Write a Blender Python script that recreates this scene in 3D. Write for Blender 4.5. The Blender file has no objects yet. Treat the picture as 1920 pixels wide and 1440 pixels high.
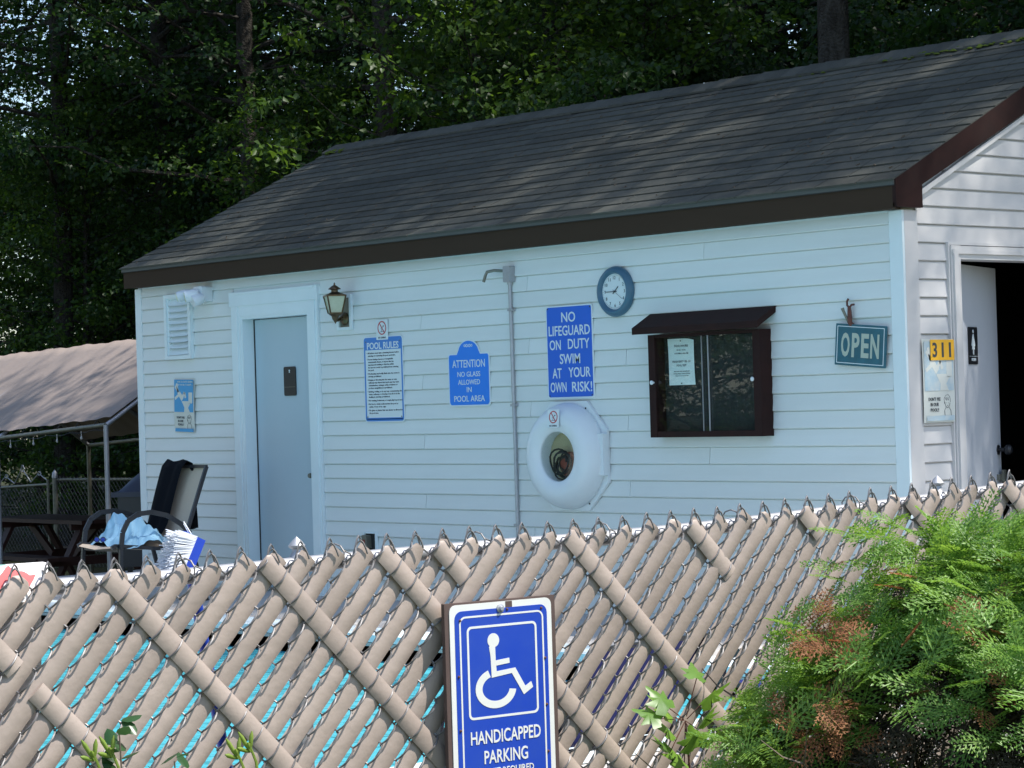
import bpy, math, random
import numpy as np
from mathutils import Vector, Matrix
PI = math.pi
rng = np.random.default_rng(7); random.seed(7)
S = bpy.context.scene
COL = S.collection

# ------------------------------------------------------------------ camera, light, exposure
ALPHA = math.radians(48.8); PITCH = math.radians(0.44); ROLL = 0.03
F0 = Vector((-math.sin(ALPHA), math.cos(ALPHA), 0)); R0 = Vector((math.cos(ALPHA), math.sin(ALPHA), 0)); U0 = Vector((0, 0, 1))
FW = F0*math.cos(PITCH) + U0*math.sin(PITCH); UP = R0.cross(FW)
RT = R0*math.cos(ROLL) - UP*math.sin(ROLL); UC = UP*math.cos(ROLL) + R0*math.sin(ROLL)
cam_d = bpy.data.cameras.new('camera'); cam = bpy.data.objects.new('camera', cam_d); COL.objects.link(cam)
cam.matrix_world = Matrix(((RT.x, UC.x, -FW.x, 8.2768), (RT.y, UC.y, -FW.y, -10.1298), (RT.z, UC.z, -FW.z, 1.35), (0, 0, 0, 1)))
cam_d.sensor_width = 36; cam_d.lens = 36*4417/1920; cam_d.clip_start = .1; cam_d.clip_end = 600
S.camera = cam

SUN_EL = math.radians(58); SUN_AZ = math.radians(34)      # azimuth from +X towards +Y
sd = Vector((math.cos(SUN_EL)*math.cos(SUN_AZ), math.cos(SUN_EL)*math.sin(SUN_AZ), math.sin(SUN_EL)))
world = bpy.data.worlds.new('World'); S.world = world; world.use_nodes = True
wn = world.node_tree; bg = wn.nodes['Background']; sky = wn.nodes.new('ShaderNodeTexSky')
sky.sky_type = 'NISHITA'; sky.sun_disc = False; sky.sun_elevation = SUN_EL; sky.sun_rotation = math.pi/2 - SUN_AZ
sky.air_density = 1.0; sky.dust_density = .8; sky.ozone_density = 1.2
wn.links.new(sky.outputs[0], bg.inputs[0]); bg.inputs[1].default_value = .15
sun_d = bpy.data.lights.new('sun', 'SUN'); sun = bpy.data.objects.new('sun', sun_d); COL.objects.link(sun)
sun_d.energy = 4.2; sun_d.angle = math.radians(.53); sun_d.color = (1, .955, .89)
sun.rotation_euler = sd.to_track_quat('Z', 'Y').to_euler(); sun.location = (20, 14, 30)
vs = S.view_settings; vs.view_transform = 'Standard'; vs.look = 'None'; vs.gamma = 1; vs.exposure = .72; vs.use_curve_mapping = False
S.render.engine = 'CYCLES'
S.cycles.transparent_max_bounces = 16; S.cycles.max_bounces = 8

# ------------------------------------------------------------------ materials
def mat(name, col, rough=.6, spec=.5, metal=0, noise=None, bump=None, rand=0, coat=0, streak=None):
    """noise=(scale, amount, second colour); bump=(scale, distance); rand: brightness change from piece to piece"""
    m = bpy.data.materials.new(name); m.use_nodes = True; t = m.node_tree; N = t.nodes; L = t.links
    b = N['Principled BSDF']; b.inputs['Base Color'].default_value = (*col, 1); b.inputs['Roughness'].default_value = rough
    b.inputs['Specular IOR Level'].default_value = spec; b.inputs['Metallic'].default_value = metal
    b.inputs['Coat Weight'].default_value = coat
    co = N.new('ShaderNodeTexCoord'); src = None
    if noise:
        n = N.new('ShaderNodeTexNoise'); n.inputs['Scale'].default_value = noise[0]; n.inputs['Detail'].default_value = 6; n.inputs['Roughness'].default_value = .65
        v = co.outputs['Object']
        if streak:
            mp = N.new('ShaderNodeMapping'); mp.inputs['Scale'].default_value = streak; L.new(v, mp.inputs[0]); v = mp.outputs[0]
        L.new(v, n.inputs['Vector'])
        r = N.new('ShaderNodeMapRange'); r.inputs['From Min'].default_value = .35; r.inputs['From Max'].default_value = .7; r.inputs['To Max'].default_value = noise[1]
        L.new(n.outputs[0], r.inputs[0])
        x = N.new('ShaderNodeMix'); x.data_type = 'RGBA'; x.inputs[6].default_value = (*col, 1); x.inputs[7].default_value = (*noise[2], 1)
        L.new(r.outputs[0], x.inputs[0]); src = x.outputs[2]
        r2 = N.new('ShaderNodeMapRange'); r2.inputs['To Min'].default_value = rough-.06; r2.inputs['To Max'].default_value = rough+.1
        L.new(n.outputs[0], r2.inputs[0]); L.new(r2.outputs[0], b.inputs['Roughness'])
    if rand:
        oi = N.new('ShaderNodeObjectInfo'); hr = N.new('ShaderNodeMapRange'); hr.inputs['To Min'].default_value = 1-rand; hr.inputs['To Max'].default_value = 1+rand
        L.new(oi.outputs['Random'], hr.inputs[0]); h = N.new('ShaderNodeHueSaturation'); L.new(hr.outputs[0], h.inputs['Value'])
        if src: L.new(src, h.inputs['Color'])
        else: h.inputs['Color'].default_value = (*col, 1)
        src = h.outputs[0]
    if src: L.new(src, b.inputs['Base Color'])
    if bump:
        n = N.new('ShaderNodeTexNoise'); n.inputs['Scale'].default_value = bump[0]; n.inputs['Detail'].default_value = 5
        L.new(co.outputs['Object'], n.inputs['Vector']); bp = N.new('ShaderNodeBump'); bp.inputs['Distance'].default_value = bump[1]; bp.inputs['Strength'].default_value = 1
        L.new(n.outputs[0], bp.inputs['Height']); L.new(bp.outputs[0], b.inputs['Normal'])
    return m

def leaf_mat(name, c1, c2, trans=.35, rough=.45, scale=.9):
    m = bpy.data.materials.new(name); m.use_nodes = True; t = m.node_tree; N = t.nodes; L = t.links
    for n in list(N):
        if n.type == 'BSDF_PRINCIPLED': N.remove(n)
    out = [n for n in N if n.type == 'OUTPUT_MATERIAL'][0]
    g = N.new('ShaderNodeNewGeometry'); no = N.new('ShaderNodeTexNoise'); no.inputs['Scale'].default_value = scale; no.inputs['Detail'].default_value = 3
    L.new(g.outputs['Position'], no.inputs['Vector'])
    ad = N.new('ShaderNodeMath'); ad.operation = 'MULTIPLY_ADD'; ad.inputs[1].default_value = .5; L.new(g.outputs['Random Per Island'], ad.inputs[0])
    mr = N.new('ShaderNodeMapRange'); mr.inputs['From Min'].default_value = .35; mr.inputs['From Max'].default_value = .65; mr.inputs['To Max'].default_value = .5
    L.new(no.outputs[0], mr.inputs[0]); L.new(mr.outputs[0], ad.inputs[2])
    x = N.new('ShaderNodeMix'); x.data_type = 'RGBA'; x.inputs[6].default_value = (*c1, 1); x.inputs[7].default_value = (*c2, 1); L.new(ad.outputs[0], x.inputs[0])
    b = N.new('ShaderNodeBsdfPrincipled'); b.inputs['Roughness'].default_value = rough; b.inputs['Specular IOR Level'].default_value = .35; L.new(x.outputs[2], b.inputs['Base Color'])
    tr = N.new('ShaderNodeBsdfTranslucent'); h = N.new('ShaderNodeHueSaturation'); h.inputs['Value'].default_value = 1.7; h.inputs['Saturation'].default_value = 1.1; h.inputs['Hue'].default_value = .485
    L.new(x.outputs[2], h.inputs['Color']); L.new(h.outputs[0], tr.inputs['Color'])
    mx = N.new('ShaderNodeMixShader'); mx.inputs[0].default_value = trans; L.new(b.outputs[0], mx.inputs[1]); L.new(tr.outputs[0], mx.inputs[2]); L.new(mx.outputs[0], out.inputs[0])
    return m

def glass_mat(name, tint=(1, 1, 1), ior=1.45, bump=None, rough=.0, gain=1.0, body=None):
    m = bpy.data.materials.new(name); m.use_nodes = True; t = m.node_tree; N = t.nodes; L = t.links
    for n in list(N):
        if n.type == 'BSDF_PRINCIPLED': N.remove(n)
    out = [n for n in N if n.type == 'OUTPUT_MATERIAL'][0]
    tr = N.new('ShaderNodeBsdfTransparent'); tr.inputs[0].default_value = (*tint, 1); gl = N.new('ShaderNodeBsdfGlossy'); gl.inputs['Roughness'].default_value = rough
    fr = N.new('ShaderNodeFresnel'); ge = N.new('ShaderNodeNewGeometry'); im = N.new('ShaderNodeMapRange'); im.inputs['To Min'].default_value = ior; im.inputs['To Max'].default_value = 1/ior; L.new(ge.outputs['Backfacing'], im.inputs[0]); L.new(im.outputs[0], fr.inputs[0]); mu = N.new('ShaderNodeMath'); mu.operation = 'MULTIPLY'; mu.inputs[1].default_value = gain; mu.use_clamp = True
    L.new(fr.outputs[0], mu.inputs[0]); mx = N.new('ShaderNodeMixShader'); L.new(mu.outputs[0], mx.inputs[0]); base = tr.outputs[0]
    if body:        # cloudy body colour of the water
        di = N.new('ShaderNodeBsdfDiffuse'); di.inputs[0].default_value = (*body, 1); m2 = N.new('ShaderNodeMixShader'); m2.inputs[0].default_value = .75; L.new(base, m2.inputs[1]); L.new(di.outputs[0], m2.inputs[2]); base = m2.outputs[0]
    L.new(base, mx.inputs[1]); L.new(gl.outputs[0], mx.inputs[2]); L.new(mx.outputs[0], out.inputs[0])
    if bump:
        co = N.new('ShaderNodeTexCoord'); n = N.new('ShaderNodeTexNoise'); n.inputs['Scale'].default_value = bump[0]; L.new(co.outputs['Object'], n.inputs['Vector'])
        bp = N.new('ShaderNodeBump'); bp.inputs['Distance'].default_value = bump[1]; L.new(n.outputs[0], bp.inputs['Height']); L.new(bp.outputs[0], gl.inputs['Normal']); L.new(bp.outputs[0], fr.inputs['Normal'])
    return m

def floral_mat(name):
    m = bpy.data.materials.new(name); m.use_nodes = True; t = m.node_tree; N = t.nodes; L = t.links; b = N['Principled BSDF']; b.inputs['Roughness'].default_value = .95
    co = N.new('ShaderNodeTexCoord'); v = N.new('ShaderNodeTexVoronoi'); v.inputs['Scale'].default_value = 22; n = N.new('ShaderNodeTexNoise'); n.inputs['Scale'].default_value = 14
    L.new(co.outputs['Object'], n.inputs['Vector']); mv = N.new('ShaderNodeVectorMath'); mv.operation = 'MULTIPLY_ADD'; mv.inputs[1].default_value = (.12,)*3
    L.new(n.outputs[1], mv.inputs[0]); L.new(co.outputs['Object'], mv.inputs[2]); L.new(mv.outputs[0], v.inputs['Vector'])
    r = N.new('ShaderNodeValToRGB'); r.color_ramp.interpolation = 'CONSTANT'; e = r.color_ramp.elements
    e[0].position = 0; e[0].color = (.85, .8, .78, 1); e[1].position = .43; e[1].color = (.62, .14, .14, 1)
    for p, c in ((.47, (.85, .82, .8, 1)), (.70, (.5, .22, .14, 1)), (.76, (.25, .45, .38, 1)), (.80, (.85, .83, .8, 1))):
        q = e.new(p); q.color = c
    sp = N.new('ShaderNodeSeparateColor'); L.new(v.outputs['Color'], sp.inputs[0]); L.new(sp.outputs[0], r.inputs[0]); L.new(r.outputs[0], b.inputs['Base Color'])
    return m

M = dict(
 siding=mat('white_vinyl', (.72, .77, .76), .42, .4, noise=(2.2, .5, (.63, .67, .65)), streak=(.3, 1, 2.5), bump=(90, .0004), rand=.025),  # cool tint of light bounced off pool and greenery is mixed into the white
 siding_shaded=mat('white_vinyl_gable', (.62, .605, .59), .42, .4, noise=(2.2, .5, (.53, .51, .49)), streak=(1, .3, 2.5), bump=(90, .0004), rand=.02),  # same vinyl, colour toned down so the gable end looks more shaded
 trim=mat('white_trim', (.74, .84, .86), .4, .4, noise=(4, .3, (.62, .69, .7))),
 white=mat('white_plastic', (.72, .78, .80), .35, .5, noise=(5, .25, (.62, .67, .68))),
 cream=mat('cream_plastic', (.70, .76, .56), .4),
 door=mat('pale_grey_door_paint', (.46, .58, .64), .45, noise=(3, .2, (.42, .52, .58))),
 door2=mat('grey_door_paint', (.55, .57, .60), .45, noise=(3, .3, (.45, .47, .5))),
 fascia=mat('dark_brown_fascia', (.042, .026, .016), .75, .2, noise=(6, .5, (.052, .034, .022)), streak=(.3, 1, 2)),
 drip=mat('grey_drip_edge', (.075, .08, .075), .6),
 rake=mat('dark_red_brown_board', (.019, .008, .007), .75, .2, noise=(7, .5, (.04, .015, .012))),
 deckwood=mat('roof_felt', (.03, .03, .03), .9),
 shingle=mat('asphalt_shingle', (.086, .087, .074), .92, .15, noise=(14, .7, (.060, .064, .058)), bump=(260, .003), rand=.2),
 moss=mat('moss', (.10, .13, .02), .95, .1, noise=(40, .8, (.05, .08, .02)), bump=(120, .004)),
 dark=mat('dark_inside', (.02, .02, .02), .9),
 steel=mat('galvanised_steel', (.46, .47, .49), .5, .5, .6, noise=(30, .6, (.38, .38, .40)), bump=(200, .0002)),
 wire=mat('galvanised_wire', (.22, .21, .21), .5, .5, .3, noise=(60, .8, (.09, .085, .08))),
 dullsteel=mat('weathered_steel', (.22, .22, .18), .5, .5, .5, noise=(20, .6, (.13, .13, .10))),
 slat=mat('tan_plastic_slat', (.385, .312, .265), .45, .4, noise=(6, .8, (.30, .24, .20)), bump=(34, .0016), rand=.10),
 signwhite=mat('sign_white', (.74, .74, .70), .35, .5, noise=(12, .4, (.62, .62, .57))),
 signblue=mat('sign_blue', (.018, .060, .42), .28, .5, noise=(9, .5, (.035, .085, .40))),
 wallblue=mat('wall_sign_blue', (.02, .13, .62), .35, .5),
 attblue=mat('bright_blue', (.02, .22, .80), .35, .5),
 rulesblue=mat('rules_blue', (.05, .22, .60), .35, .5),
 signpale=mat('sign_pale', (.68, .76, .78), .4, .4),
 print_=mat('dark_print', (.04, .05, .06), .6),
 black=mat('black_plastic', (.012, .013, .016), .4, .5),
 brownboard=mat('brown_backing_board', (.10, .065, .055), .6, noise=(14, .5, (.07, .045, .04))),
 red=mat('red_print', (.45, .05, .06), .5),
 teal=mat('teal_sign', (.03, .14, .19), .3, .5, noise=(12, .7, (.02, .08, .10))),
 opencream=mat('cream_letters', (.42, .48, .40), .5),
 rust=mat('rusty_metal', (.14, .05, .035), .7, noise=(40, .6, (.05, .03, .03))),
 brass=mat('antique_brass', (.16, .11, .06), .35, .5, .8, noise=(25, .6, (.06, .045, .03))),
 lampglass=mat('frosted_lamp_glass', (.50, .55, .40), .25, .5, noise=(18, .4, (.34, .38, .24))),
 clockrim=mat('blue_grey_rim', (.055, .14, .21), .35, .5),
 glass=glass_mat('window_glass', (.96, .98, .98), 1.5, gain=.8),
 boardback=mat('dark_pinboard', (.022, .026, .024), .8, noise=(30, .5, (.012, .014, .013))),
 paper=mat('white_paper', (.80, .90, .86), .8),
 yellow=mat('yellow_plate', (.80, .42, .02), .45),
 posterwhite=mat('poster_white', (.68, .70, .64), .55, noise=(6, .5, (.58, .6, .54))),
 posterblue=mat('poster_blue', (.06, .33, .62), .5),
 posterfade=mat('poster_faded_blue', (.36, .52, .60), .5, noise=(14, .9, (.66, .68, .64))),
 chairframe=mat('dark_bronze_frame', (.022, .022, .026), .4, .5),
 sling=mat('tan_sling_fabric', (.56, .46, .36), .8, .2, bump=(400, .0006)),
 bluesling=mat('navy_sling_fabric', (.012, .02, .14), .7, .3, bump=(400, .0006)),
 blacktowel=mat('black_towel', (.006, .007, .010), 1, .1, bump=(300, .002)),
 bluetowel=mat('light_blue_towel', (.30, .52, .68), .95, .15, bump=(220, .002)),
 floral=floral_mat('floral_towel'),
 tarp=mat('grey_brown_tarp', (.31, .255, .225), .6, .3, noise=(3, .5, (.24, .20, .18)), bump=(25, .003)),
 picnic=mat('dark_red_stain', (.055, .018, .014), .6, noise=(9, .5, (.035, .013, .011)), streak=(.3, 1, 1)),
 grill=mat('dark_grill_cover', (.022, .028, .05), .45, .5),
 bark=mat('bark', (.034, .030, .025), .95, .1, noise=(16, 1, (.085, .08, .07)), streak=(1, 1, .3), bump=(40, .05)),
 twig=mat('grey_twig', (.16, .13, .10), .9, .1, noise=(30, .6, (.08, .06, .045))),
 leafA=leaf_mat('maple_leaf', (.013, .040, .014), (.075, .14, .020), .48),
 leafB=leaf_mat('oak_leaf', (.011, .034, .013), (.042, .090, .018), .45),
 leafC=leaf_mat('hemlock_needles', (.009, .028, .016), (.020, .048, .022), .2),
 thuja=leaf_mat('arborvitae_green', (.085, .20, .036), (.25, .41, .085), .38, .4, 5),
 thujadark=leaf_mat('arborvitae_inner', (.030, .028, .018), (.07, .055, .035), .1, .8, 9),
 thujadead=leaf_mat('arborvitae_brown', (.26, .10, .045), (.36, .18, .08), .25, .7, 9),
 sprig=leaf_mat('young_leaf', (.11, .23, .05), (.18, .33, .07), .45, .35, 20),
 darkleaf=leaf_mat('dark_glossy_leaf', (.025, .075, .03), (.04, .10, .03), .3, .3, 20),
 bud=leaf_mat('lily_bud', (.20, .30, .05), (.30, .38, .08), .3, .4, 20),
 brushblue=mat('blue_brush_head', (.01, .05, .42), .4),
 bristle=mat('white_bristle', (.78, .80, .84), .5),
 deck=mat('concrete_deck', (.50, .47, .44), .85, .2, noise=(3, .6, (.40, .375, .35)), bump=(120, .002)),
 ground=mat('forest_floor', (.050, .042, .025), .95, .1, noise=(1.5, .9, (.035, .055, .02)), bump=(30, .03)),
 grass=mat('lawn', (.06, .10, .028), .95, .1, noise=(4, .8, (.09, .11, .04)), bump=(80, .02)),
 pooltile=mat('turquoise_pool_liner', (.10, .58, .68), .5, .3, noise=(2.5, .5, (.16, .68, .74))),
 water=glass_mat('pool_water', (.80, .97, 1.0), 1.33, (5, .05), .02, .5, (.10, .52, .62)),
 rope=mat('dark_rope', (.03, .028, .026), .8), buoy=mat('orange_red_buoy', (.22, .05, .03), .6),
 beige=mat('beige_liner', (.46, .40, .24), .6), bulb=mat('small_bulb_glass', (.5, .5, .48), .15),
)

# ------------------------------------------------------------------ helpers
class MB:
    def __init__(s): s.v = []; s.f = []; s.m = []; s.mi = 0
    def add(s, vs, fs):
        o = len(s.v); s.v += [tuple(p) for p in vs]; s.f += [tuple(i+o for i in f) for f in fs]; s.m += [s.mi]*len(fs); return s
    def box(s, x0, x1, y0, y1, z0, z1):
        return s.add([(x0,y0,z0),(x1,y0,z0),(x1,y1,z0),(x0,y1,z0),(x0,y0,z1),(x1,y0,z1),(x1,y1,z1),(x0,y1,z1)],
                     [(0,3,2,1),(4,5,6,7),(0,1,5,4),(1,2,6,5),(2,3,7,6),(3,0,4,7)])
    def bar(s, a, b, w, h, up=(0,0,1)):
        a = Vector(a); b = Vector(b); d = (b-a).normalized(); u = Vector(up)
        if abs(d.dot(u)) > .95: u = Vector((0,1,0))
        r = d.cross(u).normalized()*w/2; t = r.cross(d).normalized()*h/2
        return s.add([a-r-t, a+r-t, a+r+t, a-r+t, b-r-t, b+r-t, b+r+t, b-r+t], [(0,3,2,1),(4,5,6,7),(0,1,5,4),(1,2,6,5),(2,3,7,6),(3,0,4,7)])
    def tube(s, pts, r, n=8, cap=True):
        pts = [Vector(p) for p in pts]; rr = r if hasattr(r, '__len__') else [r]*len(pts); vs = []; prev = None
        for i, p in enumerate(pts):
            d = (pts[min(i+1, len(pts)-1)] - pts[max(i-1, 0)]).normalized()
            if prev is None: x = d.orthogonal().normalized()
            else:
                x = prev - d*prev.dot(d); x = x.normalized() if x.length > 1e-6 else d.orthogonal().normalized()
            prev = x; y = d.cross(x)
            vs += [p + (x*math.cos(2*PI*k/n) + y*math.sin(2*PI*k/n))*rr[i] for k in range(n)]
        fs = [(i*n+k, i*n+(k+1)%n, (i+1)*n+(k+1)%n, (i+1)*n+k) for i in range(len(pts)-1) for k in range(n)]
        if cap: fs += [tuple(reversed(range(n))), tuple(range((len(pts)-1)*n, len(pts)*n))]
        return s.add(vs, fs)
    def lathe(s, prof, n=24, c=(0,0,0), axis='z'):
        """prof: (radius, height) pairs; axis 'z' upright, 'y' height runs towards -y"""
        vs = []
        for r, h in prof:
            for k in range(n):
                a = 2*PI*k/n
                vs.append((c[0]+r*math.cos(a), c[1]+r*math.sin(a), c[2]+h) if axis == 'z' else (c[0]+r*math.cos(a), c[1]-h, c[2]+r*math.sin(a)))
        fs = [(i*n+k, i*n+(k+1)%n, (i+1)*n+(k+1)%n, (i+1)*n+k) for i in range(len(prof)-1) for k in range(n)]
        fs += [tuple(reversed(range(n))), tuple(range((len(prof)-1)*n, len(prof)*n))]
        return s.add(vs, fs)
    def plate(s, poly, y0, y1):
        """2D outline (x, z) given thickness from y0 (back, larger) to y1 (front)"""
        n = len(poly); vs = [(x, y1, z) for x, z in poly] + [(x, y0, z) for x, z in poly]
        fs = [tuple(range(n)), tuple(reversed(range(n, 2*n)))] + [(i, i+n, (i+1)%n+n, (i+1)%n) for i in range(n)]
        return s.add(vs, fs)
    def frame(s, outer, inner, y0, y1):
        n = len(outer); vs = [(x, y1, z) for x, z in outer] + [(x, y1, z) for x, z in inner] + [(x, y0, z) for x, z in outer] + [(x, y0, z) for x, z in inner]
        fs = []
        for i in range(n):
            j = (i+1) % n
            fs += [(i, j, n+j, n+i), (2*n+j, 2*n+i, 3*n+i, 3*n+j), (i, 2*n+i, 2*n+j, j), (n+i, n+j, 3*n+j, 3*n+i)]
        return s.add(vs, fs)
    def grid(s, fn, nu, nv):
        vs = [fn(i/nu, j/nv) for j in range(nv+1) for i in range(nu+1)]
        return s.add(vs, [(j*(nu+1)+i, j*(nu+1)+i+1, (j+1)*(nu+1)+i+1, (j+1)*(nu+1)+i) for j in range(nv) for i in range(nu)])
    def mesh(s, name, mats, smooth=False, recalc=True):
        me = bpy.data.meshes.new(name); me.from_pydata(s.v, [], s.f); 
        for m in (mats if isinstance(mats, (list, tuple)) else [mats]): me.materials.append(M[m] if isinstance(m, str) else m)
        if any(s.m): me.polygons.foreach_set('material_index', s.m)
        if recalc:
            import bmesh
            b = bmesh.new(); b.from_mesh(me); bmesh.ops.recalc_face_normals(b, faces=b.faces); b.to_mesh(me); b.free()
        if smooth:
            me.shade_smooth(); me.set_sharp_from_angle(angle=math.radians(smooth if smooth is not True else 40))
        me.update(); return me
    def build(s, name, mats, parent=None, smooth=False, kind=None, recalc=True):
        return link(name, s.mesh(name, mats, smooth, recalc), parent, kind)

def link(name, me, parent=None, kind=None, loc=None, rot=None):
    o = bpy.data.objects.new(name, me); COL.objects.link(o)
    if parent: o.parent = parent
    if kind: o['kind'] = kind
    if loc: o.location = loc
    if rot: o.rotation_euler = rot
    return o
def empty(name, label, cat, loc=(0,0,0), rot=(0,0,0), group=None):
    o = bpy.data.objects.new(name, None); COL.objects.link(o); o.empty_display_size = .1
    o.location = loc; o.rotation_euler = rot; o['label'] = label; o['category'] = cat
    if group: o['group'] = group
    return o
def tag(o, label, cat, group=None):
    o['label'] = label; o['category'] = cat
    if group: o['group'] = group
    return o
def rrect(x0, x1, z0, z1, r, n=5):
    p = []
    for cx, cz, a0 in ((x1-r, z0+r, -90), (x1-r, z1-r, 0), (x0+r, z1-r, 90), (x0+r, z0+r, 180)):
        for k in range(n+1):
            a = math.radians(a0+90*k/n); p.append((cx+r*math.cos(a), cz+r*math.sin(a)))
    return p
def circ(cx, cz, r, n=28, a0=0, a1=360):
    return [(cx+r*math.cos(math.radians(a0+(a1-a0)*k/n)), cz+r*math.sin(math.radians(a0+(a1-a0)*k/n))) for k in range(n)]
_tc = {}
def text_mesh(s, bold=.012, res=2):
    if (s, bold, res) in _tc: return _tc[(s, bold, res)]
    c = bpy.data.curves.new('t', 'FONT'); c.body = s; c.offset = bold; c.resolution_u = res; c.extrude = .006
    o = bpy.data.objects.new('t', c); COL.objects.link(o)
    dg = bpy.context.evaluated_depsgraph_get(); me = bpy.data.meshes.new_from_object(o.evaluated_get(dg))
    v = np.empty(len(me.vertices)*3); me.vertices.foreach_get('co', v); v = v.reshape(-1, 3); f = [tuple(p.vertices) for p in me.polygons]
    bpy.data.objects.remove(o); bpy.data.curves.remove(c); bpy.data.meshes.remove(me)
    _tc[(s, bold, res)] = (v, f); return v, f
def text(mb, s, cx, cz, w=None, h=None, y=-.001, bold=.012, res=2, th=.0012, left=None):
    """lettering in the x-z plane facing -y, its box fitted to width w and height h, centred on (cx, cz)"""
    v, f = text_mesh(s, bold, res); mn = v.min(0); mx = v.max(0); W, H = mx[0]-mn[0], mx[1]-mn[1]
    sz = h/H if h else w/W; sx = w/W if w else sz
    if not h: sz = sx
    x0 = left if left is not None else cx-W*sx/2
    mb.add([(x0+(p[0]-mn[0])*sx, y-(th if p[2] > 0 else 0), cz+(p[1]-(mn[1]+mx[1])/2)*sz) for p in v], f)

def np_mesh(name, verts, faces, mats, smooth=False, midx=None):
    """verts (n,3), faces (m,k) arrays of one polygon size"""
    me = bpy.data.meshes.new(name); verts = np.asarray(verts, np.float32); faces = np.asarray(faces, np.int32); k = faces.shape[1]
    me.vertices.add(len(verts)); me.vertices.foreach_set('co', verts.ravel()); me.loops.add(faces.size); me.loops.foreach_set('vertex_index', faces.ravel())
    me.polygons.add(len(faces)); me.polygons.foreach_set('loop_start', np.arange(0, faces.size, k, dtype=np.int32)); me.polygons.foreach_set('loop_total', np.full(len(faces), k, np.int32))
    for m in mats: me.materials.append(M[m])
    if midx is not None: me.polygons.foreach_set('material_index', np.asarray(midx, np.int32))
    if smooth: me.polygons.foreach_set('use_smooth', np.ones(len(faces), bool))
    me.update(calc_edges=True); me.validate(); return me
def unit(a): return a/np.maximum(np.linalg.norm(a, axis=-1, keepdims=True), 1e-9)
def leaves(P, D, Nn, Ln, Wd, fold=.25):
    """one folded leaf (two quads, six corners) for each base point P with direction D and normal Nn"""
    D = unit(D); Sd = unit(np.cross(D, Nn)); Nn = np.cross(Sd, D); Ln = Ln[:, None]; Wd = Wd[:, None]
    a = P; c = P+D*Ln; m = P+D*Ln*.5 - Nn*Wd*fold
    l = P+D*Ln*.42+Sd*Wd*.5; r = P+D*Ln*.42-Sd*Wd*.5
    V = np.stack([a, l, c, r], 1).reshape(-1, 3); n = len(P)
    i = np.arange(n)[:, None]*4
    F = np.concatenate([i+np.array([[0, 2, 1]]), i+np.array([[0, 3, 2]])], 0)
    V = V.reshape(n, 4, 3); V[:, 1] += Nn*Wd*fold; V[:, 3] += Nn*Wd*fold; V = V.reshape(-1, 3)
    return V, F

# ------------------------------------------------------------------ SETTING
def gz(x, y):
    t = min(max((-7.5-x)/2.5, 0), 1); t = t*t*(3-2*t)
    return -.15-.40*t + .0*y
g = MB()
xs = [-160, -60, -30, -20, -15, -12, -10.5, -9.5, -8.8, -8, -7.3, -5, 0, 5, 10, 20, 60, 160]; ys = [-160, -60, -20, -14, -10, -5, 0, 5, 10, 20, 40, 160]
g.add([(x, y, gz(x, y)) for y in ys for x in xs], [(j*len(xs)+i, j*len(xs)+i+1, (j+1)*len(xs)+i+1, (j+1)*len(xs)+i) for j in range(len(ys)-1) for i in range(len(xs)-1)])
g.build('ground', 'ground', kind='structure', smooth=180)
MB().box(4.75, 30, -40, 3, -.3, -.142).build('lawn', 'grass', kind='structure')
# pool and deck round it
PX0, PX1, PY0, PY1 = -7.2, 1.55, -6.9, -1.9
d = MB(); d.box(-9.2, PX0, -14, .0, -.6, 0); d.box(PX1, 4.15, -14, .0, -.6, 0); d.box(PX0, PX1, -14, PY0, -.6, 0); d.box(PX0, PX1, PY1, 0, -.6, 0); d.box(.0, 4.15, .0, 6, -.6, 0)
d.build('pool_deck', 'deck', kind='structure')
c = MB(); c.frame([(PX0-.3, PY0-.3), (PX1+.3, PY0-.3), (PX1+.3, PY1+.3), (PX0-.3, PY1+.3)], [(PX0, PY0), (PX1, PY0), (PX1, PY1), (PX0, PY1)], 0, 1)
c.v = [(x, z, .004 if y > .5 else .045) for x, y, z in c.v]
c.build('pool_coping', 'trim', kind='structure')
p = MB(); p.add([(PX0,PY0,-.02),(PX1,PY0,-.02),(PX1,PY1,-.02),(PX0,PY1,-.02),(PX0,PY0,-1.1),(PX1,PY0,-1.1),(PX1,PY1,-1.1),(PX0,PY1,-1.1)], [(4,5,6,7),(0,1,5,4),(1,2,6,5),(2,3,7,6),(3,0,4,7)])
p.build('pool_basin', 'pooltile', kind='structure', recalc=False)
MB().add([(PX0,PY0,-.1),(PX1,PY0,-.1),(PX1,PY1,-.1),(PX0,PY1,-.1)], [(0,1,2,3)]).build('pool_water', 'water', kind='structure', recalc=False)

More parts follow.
